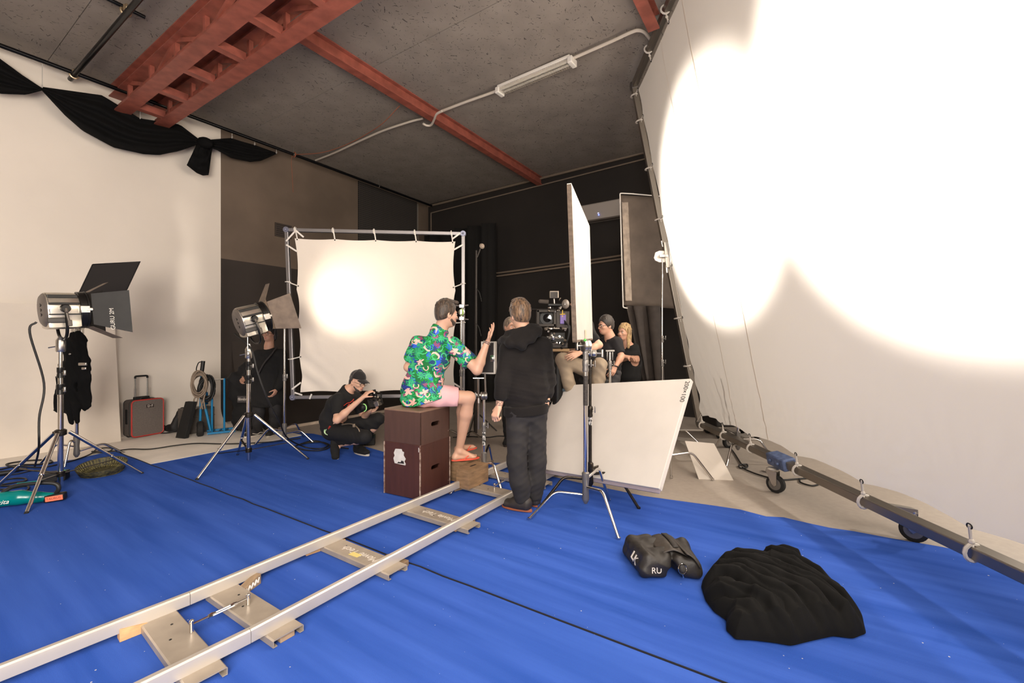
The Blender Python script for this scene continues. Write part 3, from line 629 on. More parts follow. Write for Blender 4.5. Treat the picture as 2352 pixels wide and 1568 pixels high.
for u,Yc,Xo in((662,6.2,0),(1064,6.1,0)):
    q=P(u,718,Yc); fl_=[(q.x+.36,q.y-.0),(q.x-.40,q.y-.12),(q.x+.05,q.y+.35)]
    if u>700: fl_=[(q.x+.2,q.y+.45),(q.x-.35,q.y+.3),(q.x+.0,q.y-.3)]
    t=cstand('light_stand','chrome stand at the left post of the square bounce frame' if u<700 else 'chrome stand at the right post of the square bounce frame',(q.x-.02,q.y-.06),fl_,q.z-.02,.0175,(.16,.2,.24) if u<700 else (.12,.15,.19),collars=((.98,) if u<700 else (1.05,)))
    g=q+V((-.01,-.08,0)); griphead(t,g,V((0,-1,0)),.045)
    [MB().box(g+UP*(.085*k),(.07,.06,.05)).tube([g+V((.02,0,.09*k)),g+V((.09,0,.1*k))],.009,8).tube([g+V((-.02,0,.09*k)),g+V((-.085,0,.095*k))],.008,8).build('pipe_clamp',STEEL,t,bevel=.005) for k in(-1,1)]
    if u<700: MB().tube(bend([g+V((.04,0,.13)),g+V((.14,0,0)),g+V((.04,0,-.12))],.01,2),.005,6).build('clamp_wire',STEEL,t)
    else: MB().ball(g+V((0,-.03,.0)),(.03,.02,.05)).build('tape_tab',mat('lime_tape',(150,190,90),.5),t)
# stand in the middle of the tracks with arm and dark case
ct=V((-.285,4.42,0)); 
MS=cstand('c_stand','chrome C-stand standing between the rails in front of the bare leg',ct,[FL(1034,1138),FL(1152,1130),FL(1131,1062)],.86,.0165,(.16,.22,.27),collars=(.62,),sticker=.40)
griphead(MS,ct+UP*.90,V((-1,-.2,0)),.04); griphead(MS,ct+V((-.17,0,.92)),V((0,-1,0)),.03)
MB().tube([ct+UP*.9,ct+V((-.2,0,.93))],.012,8).build('arm',STEEL,MS)
MB().tube([P(1099,868,4.4),P(1099,985,4.4)],.011,8).box(P(1099,868,4.4),(.11,.02,.008)).lathe([(.017,0),(.017,.05)],P(1099,925,4.4),UP,10).build('drop_rod',STEEL,MS)
MB().tube([ct+V((.02,0,.86)),P(1114,857,4.42)],.009,8).build('spigot',STEEL,MS)
M_CEDG=mat('case_edging',(196,190,182),.45,.3)
FC=thing('flight_case','upright black flight-case panel with silver edging and latch above the stand','case',P(1123,857,4.42))
cx=P(1123,821,4.45); dx=V((.95,-.3,0)).normalized(); dy=V((.3,.95,0)).normalized()
MB().box(cx,(.13,.05,.31),dx,dy).build('panel',mat('case_black',(40,36,34),.6),FC,bevel=.003)
for s in(-1,1): MB().box(cx+dx*.068*s,(.016,.06,.33),dx,dy).build('edging',M_CEDG,FC,smooth=False,bevel=.003); MB().box(cx+UP*.158*s,(.13,.06,.016),dx,dy).build('edging',M_CEDG,FC,smooth=False,bevel=.003)
lq=cx+dx*.05-dy*.03-UP*.005; MB().box(lq,(.045,.012,.07),dx,dy).box(lq-dy*.01,(.02,.014,.035),dx,dy).build('latch',CHROME,FC,bevel=.008)
# ================================================================== people: one smooth body from blended tapered limbs (signed distances meshed by surface nets)
class Sdf:
    def __init__(s,h): s.h=h; s.pr=[]
    def cone(s,a,b,ra,rb,k=.02,flat=None):   # flat=(axis,factor) widens (>1) or thins (<1) along an axis
        s.pr.append(('c',np.array(a,float),np.array(b,float),ra,rb,k,flat)); return s
    def ell(s,c,r,k=.02,rot=None,sub=False):
        s.pr.append(('s' if sub else 'e',np.array(c,float),np.array(r,float),np.array(rot if rot is not None else np.eye(3),float),k)); return s
    def cut(s,p,n): s.pr.append(('p',np.array(p,float),np.array(n,float))); return s   # removes the side n points to
    def cutin(s,p,n,c,r): s.pr.append(('q',np.array(p,float),np.array(n,float),np.array(c,float),r)); return s
    def wrinkle(s,f): s.pr.append(('w',f)); return s
    def mesh(s,pad=.05):
        lo=np.full(3,1e9);hi=-lo
        for p in s.pr:
            if p[0]=='c':
                for q,r in((p[1],p[3]),(p[2],p[4])):
                    rr=r*(max(1,p[6][1]) if p[6] else 1); lo=np.minimum(lo,q-rr);hi=np.maximum(hi,q+rr)
            elif p[0]=='e': rr=p[2].max(); lo=np.minimum(lo,p[1]-rr);hi=np.maximum(hi,p[1]+rr)
        lo-=pad;hi+=pad;h=s.h; N=np.ceil((hi-lo)/h).astype(int)+1
        ax=[(lo[i]+h*np.arange(N[i])).astype(np.float32) for i in range(3)]
        D=np.full(N,.25,np.float32)
        def blk(l,u):
            i0=np.maximum(0,np.floor((l-lo)/h).astype(int)); i1=np.minimum(N,np.ceil((u-lo)/h).astype(int)+1)
            sl=tuple(slice(a,b) for a,b in zip(i0,i1)); return sl,np.meshgrid(*[ax[i][sl[i]] for i in range(3)],indexing='ij')
        for p in s.pr:
            t=p[0]
            if t=='c':
                _,a,b,ra,rb,k,flat=p; m=max(ra,rb)*(max(1,flat[1]) if flat else 1)+.06+k
                sl,(X,Y,Z)=blk(np.minimum(a,b)-m,np.maximum(a,b)+m); d=b-a; L=max(1e-9,d@d)
                tt=np.clip(((X-a[0])*d[0]+(Y-a[1])*d[1]+(Z-a[2])*d[2])/L,0,1)
                qx,qy,qz=X-a[0]-tt*d[0],Y-a[1]-tt*d[1],Z-a[2]-tt*d[2]
                if flat:
                    n=np.array(flat[0],float); n/=np.linalg.norm(n); g=(qx*n[0]+qy*n[1]+qz*n[2])*(1-1/flat[1]); qx=qx-g*n[0];qy=qy-g*n[1];qz=qz-g*n[2]
                dd=np.sqrt(qx*qx+qy*qy+qz*qz)-(ra+(rb-ra)*tt)
                if flat and flat[1]<1: dd=dd*flat[1]
                e=D[sl]; hh=np.clip(.5+.5*(e-dd)/k,0,1); D[sl]=e+(dd-e)*hh-k*hh*(1-hh)
            elif t in 'es':
                _,c,r,rot,k=p; m=r.max()+.06
                sl,(X,Y,Z)=blk(c-m,c+m); q=np.stack([X-c[0],Y-c[1],Z-c[2]],-1)@rot   # columns of rot = local axes
                q=q/r; k0=np.sqrt((q*q).sum(-1)); q=q/r; k1=np.sqrt((q*q).sum(-1))+1e-9; dd=(k0*(k0-1)/k1).astype(np.float32); e=D[sl]
                if t=='e': hh=np.clip(.5+.5*(e-dd)/k,0,1); D[sl]=e+(dd-e)*hh-k*hh*(1-hh)
                else: dd=-dd; hh=np.clip(.5-.5*(e-dd)/k,0,1); D[sl]=e+(dd-e)*hh+k*hh*(1-hh)
            elif t=='p':
                X,Y,Z=np.meshgrid(*ax,indexing='ij'); _,a,n=p; n=n/np.linalg.norm(n); D=np.maximum(D,((X-a[0])*n[0]+(Y-a[1])*n[1]+(Z-a[2])*n[2]).astype(np.float32))
            elif t=='q':
                _,a,n,c,r=p; n=n/np.linalg.norm(n); sl,(X,Y,Z)=blk(c-r,c+r); inside=((X-c[0])**2+(Y-c[1])**2+(Z-c[2])**2)<r*r
                pl=((X-a[0])*n[0]+(Y-a[1])*n[1]+(Z-a[2])*n[2]).astype(np.float32); e=D[sl]; D[sl]=np.where(inside,np.maximum(e,pl),e)
            elif t=='w':
                X,Y,Z=np.meshgrid(*ax,indexing='ij'); near=np.abs(D)<.05; D[near]+=p[1](X[near],Y[near],Z[near]).astype(np.float32)
        return surfnet(D,lo,h)
def surfnet(D,lo,h):
    S_=D<0; N=D.shape
    c=np.zeros(tuple(n-1 for n in N),np.int8)
    for i in(0,1):
        for j in(0,1):
            for k in(0,1): c+=S_[i:N[0]-1+i,j:N[1]-1+j,k:N[2]-1+k]
    act=(c>0)&(c<8); idx=np.full(act.shape,-1,np.int64); A=np.argwhere(act); idx[tuple(A.T)]=np.arange(len(A))
    sm=np.zeros((len(A),3));cn=np.zeros((len(A),1))
    for ax_ in range(3):
        o=[a for a in range(3) if a!=ax_]
        for i in(0,1):
            for j in(0,1):
                q0=A.copy();q0[:,o[0]]+=i;q0[:,o[1]]+=j;q1=q0.copy();q1[:,ax_]+=1
                d0=D[tuple(q0.T)];d1=D[tuple(q1.T)];cr=(d0<0)!=(d1<0); t=np.where(cr,d0/np.where(cr,d0-d1,1),0)
                p=q0.astype(float);p[:,ax_]+=t; sm+=p*cr[:,None];cn+=cr[:,None]
    Vt=lo+h*(sm/np.maximum(cn,1)); F_=[]
    for ax_ in range(3):
        s0=[slice(None)]*3;s1=[slice(None)]*3;s0[ax_]=slice(0,-1);s1[ax_]=slice(1,None)
        e=np.argwhere(S_[tuple(s0)]!=S_[tuple(s1)]); o=[a for a in range(3) if a!=ax_]
        ok=(e[:,o[0]]>0)&(e[:,o[1]]>0)&(e[:,o[0]]<N[o[0]]-1)&(e[:,o[1]]<N[o[1]]-1); e=e[ok]
        q=[]
        for a,b in((0,0),(1,0),(1,1),(0,1)):
            k=e.copy();k[:,o[0]]-=a;k[:,o[1]]-=b;q.append(idx[tuple(k.T)])
        f=np.stack(q,1); fl=S_[tuple(e.T)]
        if ax_==1: fl=~fl
        f[~fl]=f[~fl][:,::-1]; F_.append(f)
    return Vt,np.concatenate(F_)
def flesh(sdf,name,m,parent,smooth_it=2,label=None):
    Vt,Fc=sdf.mesh(); Fc=Fc[(Fc>=0).all(1)]
    # light laplacian smoothing
    for _ in range(smooth_it):
        acc=np.zeros_like(Vt);n=np.zeros((len(Vt),1))
        for a in range(4):
            i,j=Fc[:,a],Fc[:,(a+1)%4]; np.add.at(acc,i,Vt[j]);np.add.at(n,i,1);np.add.at(acc,j,Vt[i]);np.add.at(n,j,1)
        Vt=Vt*.5+.5*acc/np.maximum(n,1)
    Mi=np.array(rootm(parent).inverted()); Vt=Vt@Mi[:3,:3].T+Mi[:3,3]
    me=bpy.data.meshes.new(name); me.vertices.add(len(Vt)); me.vertices.foreach_set('co',Vt.astype(np.float32).ravel())
    me.loops.add(len(Fc)*4); me.loops.foreach_set('vertex_index',Fc.astype(np.int32).ravel()); me.polygons.add(len(Fc))
    me.polygons.foreach_set('loop_start',np.arange(0,len(Fc)*4,4,dtype=np.int32)); me.update(calc_edges=True); me.validate()
    me.polygons.foreach_set('use_smooth',[True]*len(me.polygons)); me.materials.append(m)
    o=bpy.data.objects.new(name,me); COL.objects.link(o); o.parent=parent
    if label: o['label']=label
    return o
def nrm_(v): v=np.array(v,float); return v/np.linalg.norm(v)
def arr(v): return np.array(v,float)
def wr(fr,amp,dirv,seed=0,k2=1.0):
    d=nrm_(dirv); e=nrm_(np.cross(d,[.3,.5,.8])); g=np.cross(d,e)
    def f(x,y,z):
        u=x*d[0]+y*d[1]+z*d[2]; v=x*e[0]+y*e[1]+z*e[2]; w=x*g[0]+y*g[1]+z*g[2]
        b=.9*np.sin(v*7+seed*1.7)+.7*np.sin(w*9+seed)+.5*np.sin(v*17-w*13+seed*2.3)
        m=.5+.5*np.sin(v*5.3+w*6.1+u*3+seed*3.1)
        return amp*(np.abs(np.sin(u*fr+b*1.6+seed))-.6)*m
    return f
# ------------------------------------------------------------------ head, hand
def head_prims(s,c,f,u,sc=1.0,jaw=True,ears=True,neck=None,nose=1.0):
    """c = centre of skull, f = facing, u = up"""
    f=nrm_(f);u=nrm_(arr(u)-f*np.dot(u,f)); r=np.cross(f,u); c=arr(c); rot=np.stack([r,f,u],1)
    q=lambda x,y,z: c+(r*x+f*y+u*z)*sc
    s.ell(q(0,-.012,.02),arr((.074,.096,.098))*sc,.02,rot)
    s.ell(q(0,.022,-.045),arr((.062,.072,.075))*sc,.03,rot)
    s.ell(q(0,.052,-.088),arr((.038,.036,.034))*sc,.03,rot)
    s.ell(q(0,.078,.012),arr((.045,.02,.012))*sc,.015,rot)
    for k in(-1,1):
        s.ell(q(k*.042,.062,-.03),arr((.024,.024,.02))*sc,.02,rot); s.ell(q(k*.031,.094,-.006),arr((.018,.014,.012))*sc,.012,rot,True)
        if ears: s.ell(q(k*.076,-.012,-.018),arr((.009,.02,.032))*sc,.006,rot); s.ell(q(k*.082,-.006,-.016),arr((.006,.010,.017))*sc,.005,rot,True)
    s.cone(q(0,.085,.004),q(0,.105,-.032),.009*sc,.0145*sc,.012); s.ell(q(0,.094,-.038),arr((.019,.014,.010))*sc,.008,rot)
    s.ell(q(0,.085,-.062),arr((.026,.013,.008))*sc,.006,rot); s.ell(q(0,.083,-.076),arr((.021,.012,.008))*sc,.006,rot)
    if neck is not None: s.cone(q(0,-.018,-.05),neck,.056*sc,.064*sc,.03)
    return q,rot
def face_parts(par,q,rot,sc,brow,lip,eye=(40,30,24)):
    f=V(rot[:,1])
    Mr=Matrix(rot.tolist())
    MB().ball(q(0,.0915,-.069),(.024*sc,.009*sc,.010*sc),10,6,Mr).build('lips',mat('lips_'+str(lip),lip,.5),par)
    for k in(-1,1):
        MB().ball(q(k*.031,.0795,-.006),.0115*sc,10,7).build('eye',mat('eye_white',(205,198,190),.2),par)
        MB().ball(q(k*.031,.0885,-.006),.0055*sc,8,6).build('iris',mat('iris_'+str(eye),eye,.2),par)
        MB().tube([q(k*.014,.094,.012),q(k*.032,.093,.018),q(k*.05,.080,.013)],[.003*sc,.0045*sc,.002*sc],6).build('eyebrow',mat('brow_'+str(brow),brow,.8),par)
def hand_prims(s,w,d,n,th,curl=(.35,.4,.45,.5),tc=.3,sc=1.0,spread=.12,thumb=True):
    """w wrist, d pointing to the knuckles, n = normal on the BACK of the hand, th = side on which the thumb sits"""
    w=arr(w);d=nrm_(d);n=nrm_(arr(n)-d*np.dot(n,d)); t=np.cross(d,n)
    if np.dot(t,th)<0: t=-t
    k0=.0040
    fl=[(.048,.028,.021),(.052,.032,.023),(.048,.029,.022),(.037,.021,.018)]
    for i in range(4):
        off=(1.5-i)*.0205; ln=(.088,.092,.087,.078)[i]
        b=w+(t*off*.55+d*.012)*sc; kn=w+(t*off*1.02+d*ln)*sc
        s.cone(b,kn,.0155*sc,.0112*sc,.014)
        dd=nrm_(d+t*(1.5-i)*spread*.5); p=kn; a=curl[i]; r=.0098 if i<3 else .0085; pn=-n
        pn=nrm_(pn-dd*np.dot(pn,dd))
        for j in range(3):
            ang=a*(.8 if j==0 else 1.1); ca,sa=math.cos(ang),math.sin(ang)
            dd,pn=nrm_(dd*ca+pn*sa),nrm_(pn*ca-dd*sa); e=p+dd*fl[i][j]*sc
            s.cone(p,e,r*sc,(r-.0010)*sc,k0); p=e; r-=.0009
    if thumb:
        p=w+(t*.022+d*.022)*sc; pn=-n
        dd=nrm_(t*.75+d*.62+pn*.35); e=p+dd*.042*sc; s.cone(p,e,.0155*sc,.0118*sc,.012)
        dd=nrm_(dd+d*.5*(1-tc)+pn*tc*.9-t*tc*.4); f2=e+dd*.033*sc; s.cone(e,f2,.0112*sc,.0098*sc,k0)
        dd=nrm_(dd+d*.25+pn*tc*.6-t*tc*.4); g=f2+dd*.026*sc; s.cone(f2,g,.0098*sc,.0078*sc,k0)
def arm(s,sh,el,wr_,sc=1.0,r=(.055,.042,.043,.026),k=.025):
    s.cone(sh,el,r[0]*sc,r[1]*sc,k); m=arr(el)+(arr(wr_)-arr(el))*.28
    s.cone(el,m,r[1]*sc*.98,r[2]*sc,k); s.cone(m,wr_,r[2]*sc,r[3]*sc,k)
def leg(s,hp,kn,an,sc=1.0,r=(.088,.058,.060,.037),k=.03):
    hp,kn,an=arr(hp),arr(kn),arr(an); s.cone(hp,kn,r[0]*sc,r[1]*sc,k); m=kn+(an-kn)*.3
    s.cone(kn,m,r[1]*sc*.95,r[2]*sc,k); s.cone(m,an,r[2]*sc,r[3]*sc,k)
def torso(s,pel,chest,shl,shr,hipl,hipr,fw,g=1.0,k=.05):
    """pel=pelvis centre, chest=chest centre, fw=front direction; g scales thickness"""
    pel,chest,shl,shr,hipl,hipr=[arr(x) for x in(pel,chest,shl,shr,hipl,hipr)]; w=nrm_(shr-shl)
    s.cone(pel,pel+(chest-pel)*.5,.115*g,.105*g,k,(w,1.32)); s.cone(pel+(chest-pel)*.5,chest,.105*g,.122*g,k,(w,1.3))
    s.cone(chest,(shl+shr)/2+(chest-pel)*.02,.115*g,.07*g,k,(w,1.45)); s.cone(shl,shr,.058*g,.058*g,k); s.cone(hipl,hipr,.098*g,.098*g,k)
def ankle_foot(s,an,toe,k=.02,sc=1.0,bare=False):
    an,toe=arr(an),arr(toe); d=toe-an; dz=d.copy(); dz[2]=0; u=nrm_(dz); side=np.cross(u,[0,0,1])
    if not bare:
        s.cone(an,an+u*.06-np.array([0,0,.04]),.034,.028,k); return
    heel=an-u*.045*sc; heel[2]=toe[2]+.012
    s.cone(an,heel,.036*sc,.030*sc,k); s.cone(an-np.array([0,0,.02]),toe-u*.05*sc,.036*sc,.022*sc,k,(side,1.35)); s.cone(heel,toe-u*.05*sc,.028*sc,.02*sc,k,(side,1.4))
    for i in range(5):
        o=(i-2)*.0165*sc; ln=(.05,.048,.042,.036,.028)[i]
        a=toe-u*.055*sc+side*o; s.cone(a,a+u*ln*sc,.011*sc if i else .013*sc,.009*sc if i else .012*sc,.005)
def shoe(par,an,toe,m,msole,name='shoe',sc=1.0,label=None,lift=None,lace=None,extra=None):
    """an = ankle, toe = front tip on the sole"""
    an,toe=arr(an),arr(toe); d=toe-an; d[2]=0; u=nrm_(d); side=np.cross(u,[0,0,1]); z=toe[2]
    heel=toe-u*.285*sc; up=arr([0,0,1])
    if lift is not None: heel=arr(lift); u3=nrm_(toe-heel); up=nrm_(np.cross(side,u3)); up=up if up[2]>0 else -up; u=u3
    h=lambda a,b,c: heel+u*a*sc+side*b*sc+up*c*sc
    s=Sdf(.006)
    s.cone(h(.045,0,.06),h(.15,0,.066),.042*sc,.046*sc,.02); s.cone(h(.13,.0,.048),h(.235,0,.042),.042*sc,.033*sc,.03,(side,1.2)); s.cone(h(.05,0,.08),an,.046*sc,.05*sc,.02)
    s.cone(h(.05,0,.04),h(.235,0,.036),.036*sc,.036*sc,.02,(side,1.2)); s.cut(h(0,0,.018),-up)
    s.wrinkle(wr(90,.0012,u,1))
    o=flesh(s,name,m,par,2,label)
    pts=[]
    for i in range(28):
        t=2*math.pi*i/28; x=.142+.146*math.cos(t); wd=.041+.009*math.cos(t); pts.append(h(x,wd*math.sin(t)*(1.0 if abs(math.cos(t))<.9 else .95),0))
    MB().prism([V(p) for p in pts],V(up)*.024*sc).build('sole',msole,o,bevel=.004)
    if lace is not None:
        for i in range(4): MB().tube([h(.135+.022*i,-.022,.093-.007*i),h(.14+.022*i,0,.1-.007*i),h(.135+.022*i,.022,.093-.007*i)],.0035*sc,6).build('lace',lace,o)
    if extra is not None: extra(h,o)
    return o
def skin(name,c): 
    if name in MATS: return MATS[name]
    n=NX(name,.5); o=n.tc.outputs['Object']; c=srgb(c); n.col(n.mix(n.noise(o,9,3),tuple(x*.86 for x in c),tuple(min(1,x*1.1) for x in c))); n.b.inputs['Subsurface Weight'].default_value=.12; n.b.inputs['Subsurface Radius'].default_value=(.012,.005,.003); n.b.inputs['Subsurface Scale'].default_value=.5
    MATS[name]=n.m; return n.m
def hairmat(name,a,b):
    n=NX(name,.5); o=n.tc.outputs['Object']; q=n.v_('MULTIPLY',o,(1,1,.28)); n.col(n.mix(n.ramp(n.noise(q,55,4,dist=.6),[(.35,(0,0,0)),(.65,(1,1,1))]),srgb(a),srgb(b))); n.bump(n.noise(q,150,2),.5,.006); n.b.inputs['Sheen Weight'].default_value=.2; MATS[name]=n.m; return n.m
def hair_cap(par,c,f,u,m,sc=1.0,back=-.07,top=.11,vol=.010,name='hair',front=.07,side=-.03,locks=0,seed=1,hr=.006,length=.05):
    """short hair: shell over the skull, cut at the hairline, with tousled locks"""
    f=nrm_(f);u=nrm_(arr(u)-f*np.dot(u,f)); r=np.cross(f,u); c=arr(c); rot=np.stack([r,f,u],1); q=lambda x,y,z: c+(r*x+f*y+u*z)*sc
    s=Sdf(.005); s.ell(q(0,-.016,.024),arr((.078+vol*.6,.098+vol*.6,.100+vol))*sc,.02,rot); s.ell(q(0,-.06,-.03),arr((.062,.045,.06))*sc,.03,rot)
    s.cut(q(0,front,.055),f*.8-u*.5); s.cut(q(0,-.09,back),f*.35-u); s.cutin(q(0,.0,side),f*1.0-u*.5,q(0,.09,-.03),.085*sc)
    rr=random.Random(seed)
    for i in range(locks):
        th=rr.uniform(0,6.28); ph=rr.uniform(.05,1.25); dv=arr((math.sin(ph)*math.cos(th),math.sin(ph)*math.sin(th),math.cos(ph)))
        if dv[1]>.55 and dv[2]<.4: continue
        p=q(dv[0]*.078,-.016+dv[1]*.098,.024+dv[2]*.104); tang=nrm_(arr((rr.uniform(-.6,.6),rr.uniform(-1,.6),rr.uniform(-.9,.1)))); tang=r*tang[0]+f*tang[1]+u*tang[2]; nv=r*dv[0]+f*dv[1]+u*dv[2]
        tang=nrm_(tang-nv*np.dot(tang,nv)); e=p+(tang*length*rr.uniform(.6,1.1)+nv*rr.uniform(-.004,.008))*sc
        s.cone(p+nv*.002,e,rr.uniform(.9,1.7)*hr*sc,.002,.005)
    return flesh(s,name,m,par,1)
# ------------------------------------------------------------------ the people
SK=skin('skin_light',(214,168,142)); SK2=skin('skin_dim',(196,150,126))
M_HOOD=mat('hoodie_black',(30,27,26),.95,var=.25,vscale=5,sheen=.04,bump=.15,bscale=220,spec=.2)
M_TRS=mat('trousers_charcoal',(38,35,35),.85,var=.2,vscale=6)
M_TEE=mat('tee_black',(19,18,18),.9,var=.2,vscale=6)
M_TRB=mat('trousers_black',(17,16,17),.85,var=.2,vscale=7)
M_LEA=mat('shoe_leather',(42,36,33),.6,var=.3,vscale=18); M_SOLEB=mat('sole_dark',(46,36,32),.8); M_SOLEW=mat('sole_white',(196,188,176),.7)
def a_(v): return np.array(v,float)
# A standing man seen from behind
def standing():
    t=thing('person','person in black hoodie and charcoal trousers standing with their back turned','person',(.1,3.72,0))
    hd=P(1194,721,3.74); f=a_((-.38,.92,-.10)); u=a_((-.06,-.04,1)); nk=P(1205,768,3.74)
    shl,shr=P(1170,803,3.72),P(1246,796,3.77); ell,elr=P(1155,874,3.66),P(1260,872,3.80); wl_,wr2=P(1146,934,3.62),P(1255,924,3.74)
    pel=P(1208,938,3.75); ch=P(1207,838,3.75); hl,hr=P(1190,945,3.73),P(1228,943,3.78); kl,kr=P(1187,1060,3.69),P(1233,1058,3.77); al,ar_=P(1199,1150,3.71),P(1229,1143,3.80)
    s=Sdf(.0055); q,rot=head_prims(s,hd,f,u,1.0,neck=nk); torso(s,pel,ch,shl,shr,hl,hr,(0,1,0))
    arm(s,shl,ell,wl_,.97); arm(s,shr,elr,wr2,.97); leg(s,hl,kl,al); leg(s,hr,kr,ar_); s.cone(nk,ch,.06,.09,.04)
    ankle_foot(s,al,a_((-.06,3.80,.03))); ankle_foot(s,ar_,a_((.11,4.0,.03)))
    hand_prims(s,wl_,V((-.045,-.02,-.10)),(-.7,-.7,-.1),(.5,.6,0),(1.0,1.05,1.1,1.15),.9,.95)
    hand_prims(s,wr2,V((.0,.01,-.1)),(.9,-.3,0),(-.3,.9,0),(.5,.55,.6,.65),.4,.95)
    b=flesh(s,'body',SK,t,1)
    face_parts(b,q,rot,1.0,(90,66,46),(176,110,98))
    hair_cap(t,hd,f,u,hairmat('hair_sandy',(46,33,24),(132,102,74)),1.0,back=-.085,vol=.016,locks=150,seed=3,hr=.008,length=.055)
    # hoodie
    s=Sdf(.009); w=a_(shr)-a_(shl); w/=np.linalg.norm(w)
    s.cone(pel+UP*.055,pel+UP*.17,.135,.150,.04,(w,1.32)); s.cone(pel+UP*.17,ch,.150,.148,.06,(w,1.28)); s.cone(ch,(shl+shr)/2,.145,.10,.05,(w,1.42)); s.cone(shl,shr,.083,.083,.05); s.cone((shl+shr)/2,nk+UP*.0,.10,.075,.04)
    for sh,el,wi in((shl,ell,wl_),(shr,elr,wr2)):
        cu=el+(wi-el)*.58; s.cone(sh,el,.082,.068,.03); s.cone(el,cu,.066,.056,.02)
    s.wrinkle(wr(46,.009,(.25,.1,1),.7)); s.wrinkle(wr(24,.012,(1,.2,.35),2)); s.wrinkle(wr(95,.0035,(.1,.2,1),5))
    s.cut(pel+UP*-.012,(.06,0,-1)); s.cut(nk+UP*.045,(-.2,.55,.75))
    o=flesh(s,'hoodie',M_HOOD,t,1)
    s=Sdf(.008); s.cone(pel+UP*-.03,pel+UP*.03,.147,.150,.02,(w,1.33)); s.cut(pel-UP*.05,(.08,0,-1)); s.cut(pel+UP*.035,(-.08,0,1)); s.wrinkle(wr(120,.002,(1,0,.1),1)); flesh(s,'hem_band',M_HOOD,o,1)
    for el,wi in((ell,wl_),(elr,wr2)):
        c0=el+(wi-el)*.5;c1=el+(wi-el)*.66; s=Sdf(.007); s.cone(c0,c1,.0585,.053,.02); d=wi-el; s.cut(c1,d); s.cut(c0,-d); s.wrinkle(wr(110,.003,d,2)); flesh(s,'cuff',M_HOOD,o,1)
    # bunched hood
    s=Sdf(.008)
    pts=[P(1160,780,3.68),P(1172,788,3.60),P(1196,789,3.575),P(1220,776,3.59),P(1234,762,3.65),P(1236,757,3.74)]
    for i in range(5): s.cone(pts[i],pts[i+1],.036,.036,.035)
    ptu=[P(1166,766,3.69),P(1180,764,3.655),P(1198,760,3.64),P(1218,752,3.66),P(1230,750,3.71)]
    for i in range(4): s.cone(ptu[i],ptu[i+1],.028,.028,.03)
    s.cone(P(1196,776,3.60),P(1200,800,3.595),.035,.02,.05); s.cone(P(1183,772,3.62),P(1215,764,3.62),.03,.03,.05)
    s.cone(P(1157,780,3.72),P(1150,786,3.8),.036,.03,.03); s.wrinkle(wr(42,.008,(.4,.2,1),3)); s.wrinkle(wr(80,.004,(1,.2,.3),4)); flesh(s,'hood',M_HOOD,o,1)
    MB().tube([P(1176,759,3.66),P(1184,756,3.665),P(1190,757,3.66)],.006,8).build('yellow_collar',mat('mustard_cloth',(170,120,40),.8),o)
    # trousers
    s=Sdf(.009); s.cone(pel-UP*.02,pel+UP*.04,.112,.108,.03,(w,1.28)); s.cone(hl,hr,.108,.108,.05)
    for h_,k_,an in((hl,kl,al),(hr,kr,ar_)):
        m=k_+(an-k_)*.5; s.cone(h_,k_,.108,.082,.03); s.cone(k_,m,.080,.084,.03); s.cone(m,an+UP*.05,.084,.068,.02); s.cone(an+UP*.12,an+UP*.02,.080,.062,.02)
    s.wrinkle(wr(30,.009,(.55,.2,1),1.2)); s.wrinkle(wr(22,.010,(1,.1,.25),4)); s.wrinkle(wr(64,.004,(-.5,.1,1),8))
    o=flesh(s,'trousers',M_TRS,t,1)
    for an,toe in((al,(-.085,3.80,.012)),(ar_,(.075,4.02,.012))):
        MB().tube([an+UP*.06,an-UP*.04],[.052,.05],12).build('sock',mat('sock_navy',(24,22,32),.9),t)
        shoe(t,an-UP*.02,toe,M_LEA,mat('sole_tan',(150,84,52),.7),lace=mat('lace_tan',(150,96,62),.8),extra=lambda h,o:(MB().tube([V(h(.10,-.047,.055)),V(h(.125,-.050,.035)),V(h(.15,-.050,.06))],.004,5).tube([V(h(.10,.047,.055)),V(h(.125,.050,.035)),V(h(.15,.050,.06))],.004,5).build('side_mark',mat('shoe_mark',(170,150,130),.6),o)))
    q=wr2+UP*.012; MB().ring(q,elr-wr2,.031,.008,18,8).ball(q+V((.0,-.032,0)),(.012,.008,.012)).build('wristwatch',BLK,t)
    MB().tube([ell+(wl_-ell)*.70,ell+(wl_-ell)*.80,ell+(wl_-ell)*.97],[.0352,.0325,.0276],16,cap=False).build('tattoo',tattoo(),t)
def tattoo():
    if 'tattoo_skin' in MATS: return MATS['tattoo_skin']
    n=NX('tattoo_skin',.5); o=n.tc.outputs['Object']; k=n.m_('MULTIPLY',n.m_('GREATER_THAN',n.noise(o,48,3,dist=1.2),.52),.75); n.col(n.mix(k,srgb((200,158,136)),srgb((62,56,58)))); MATS['tattoo_skin']=n.m; return n.m
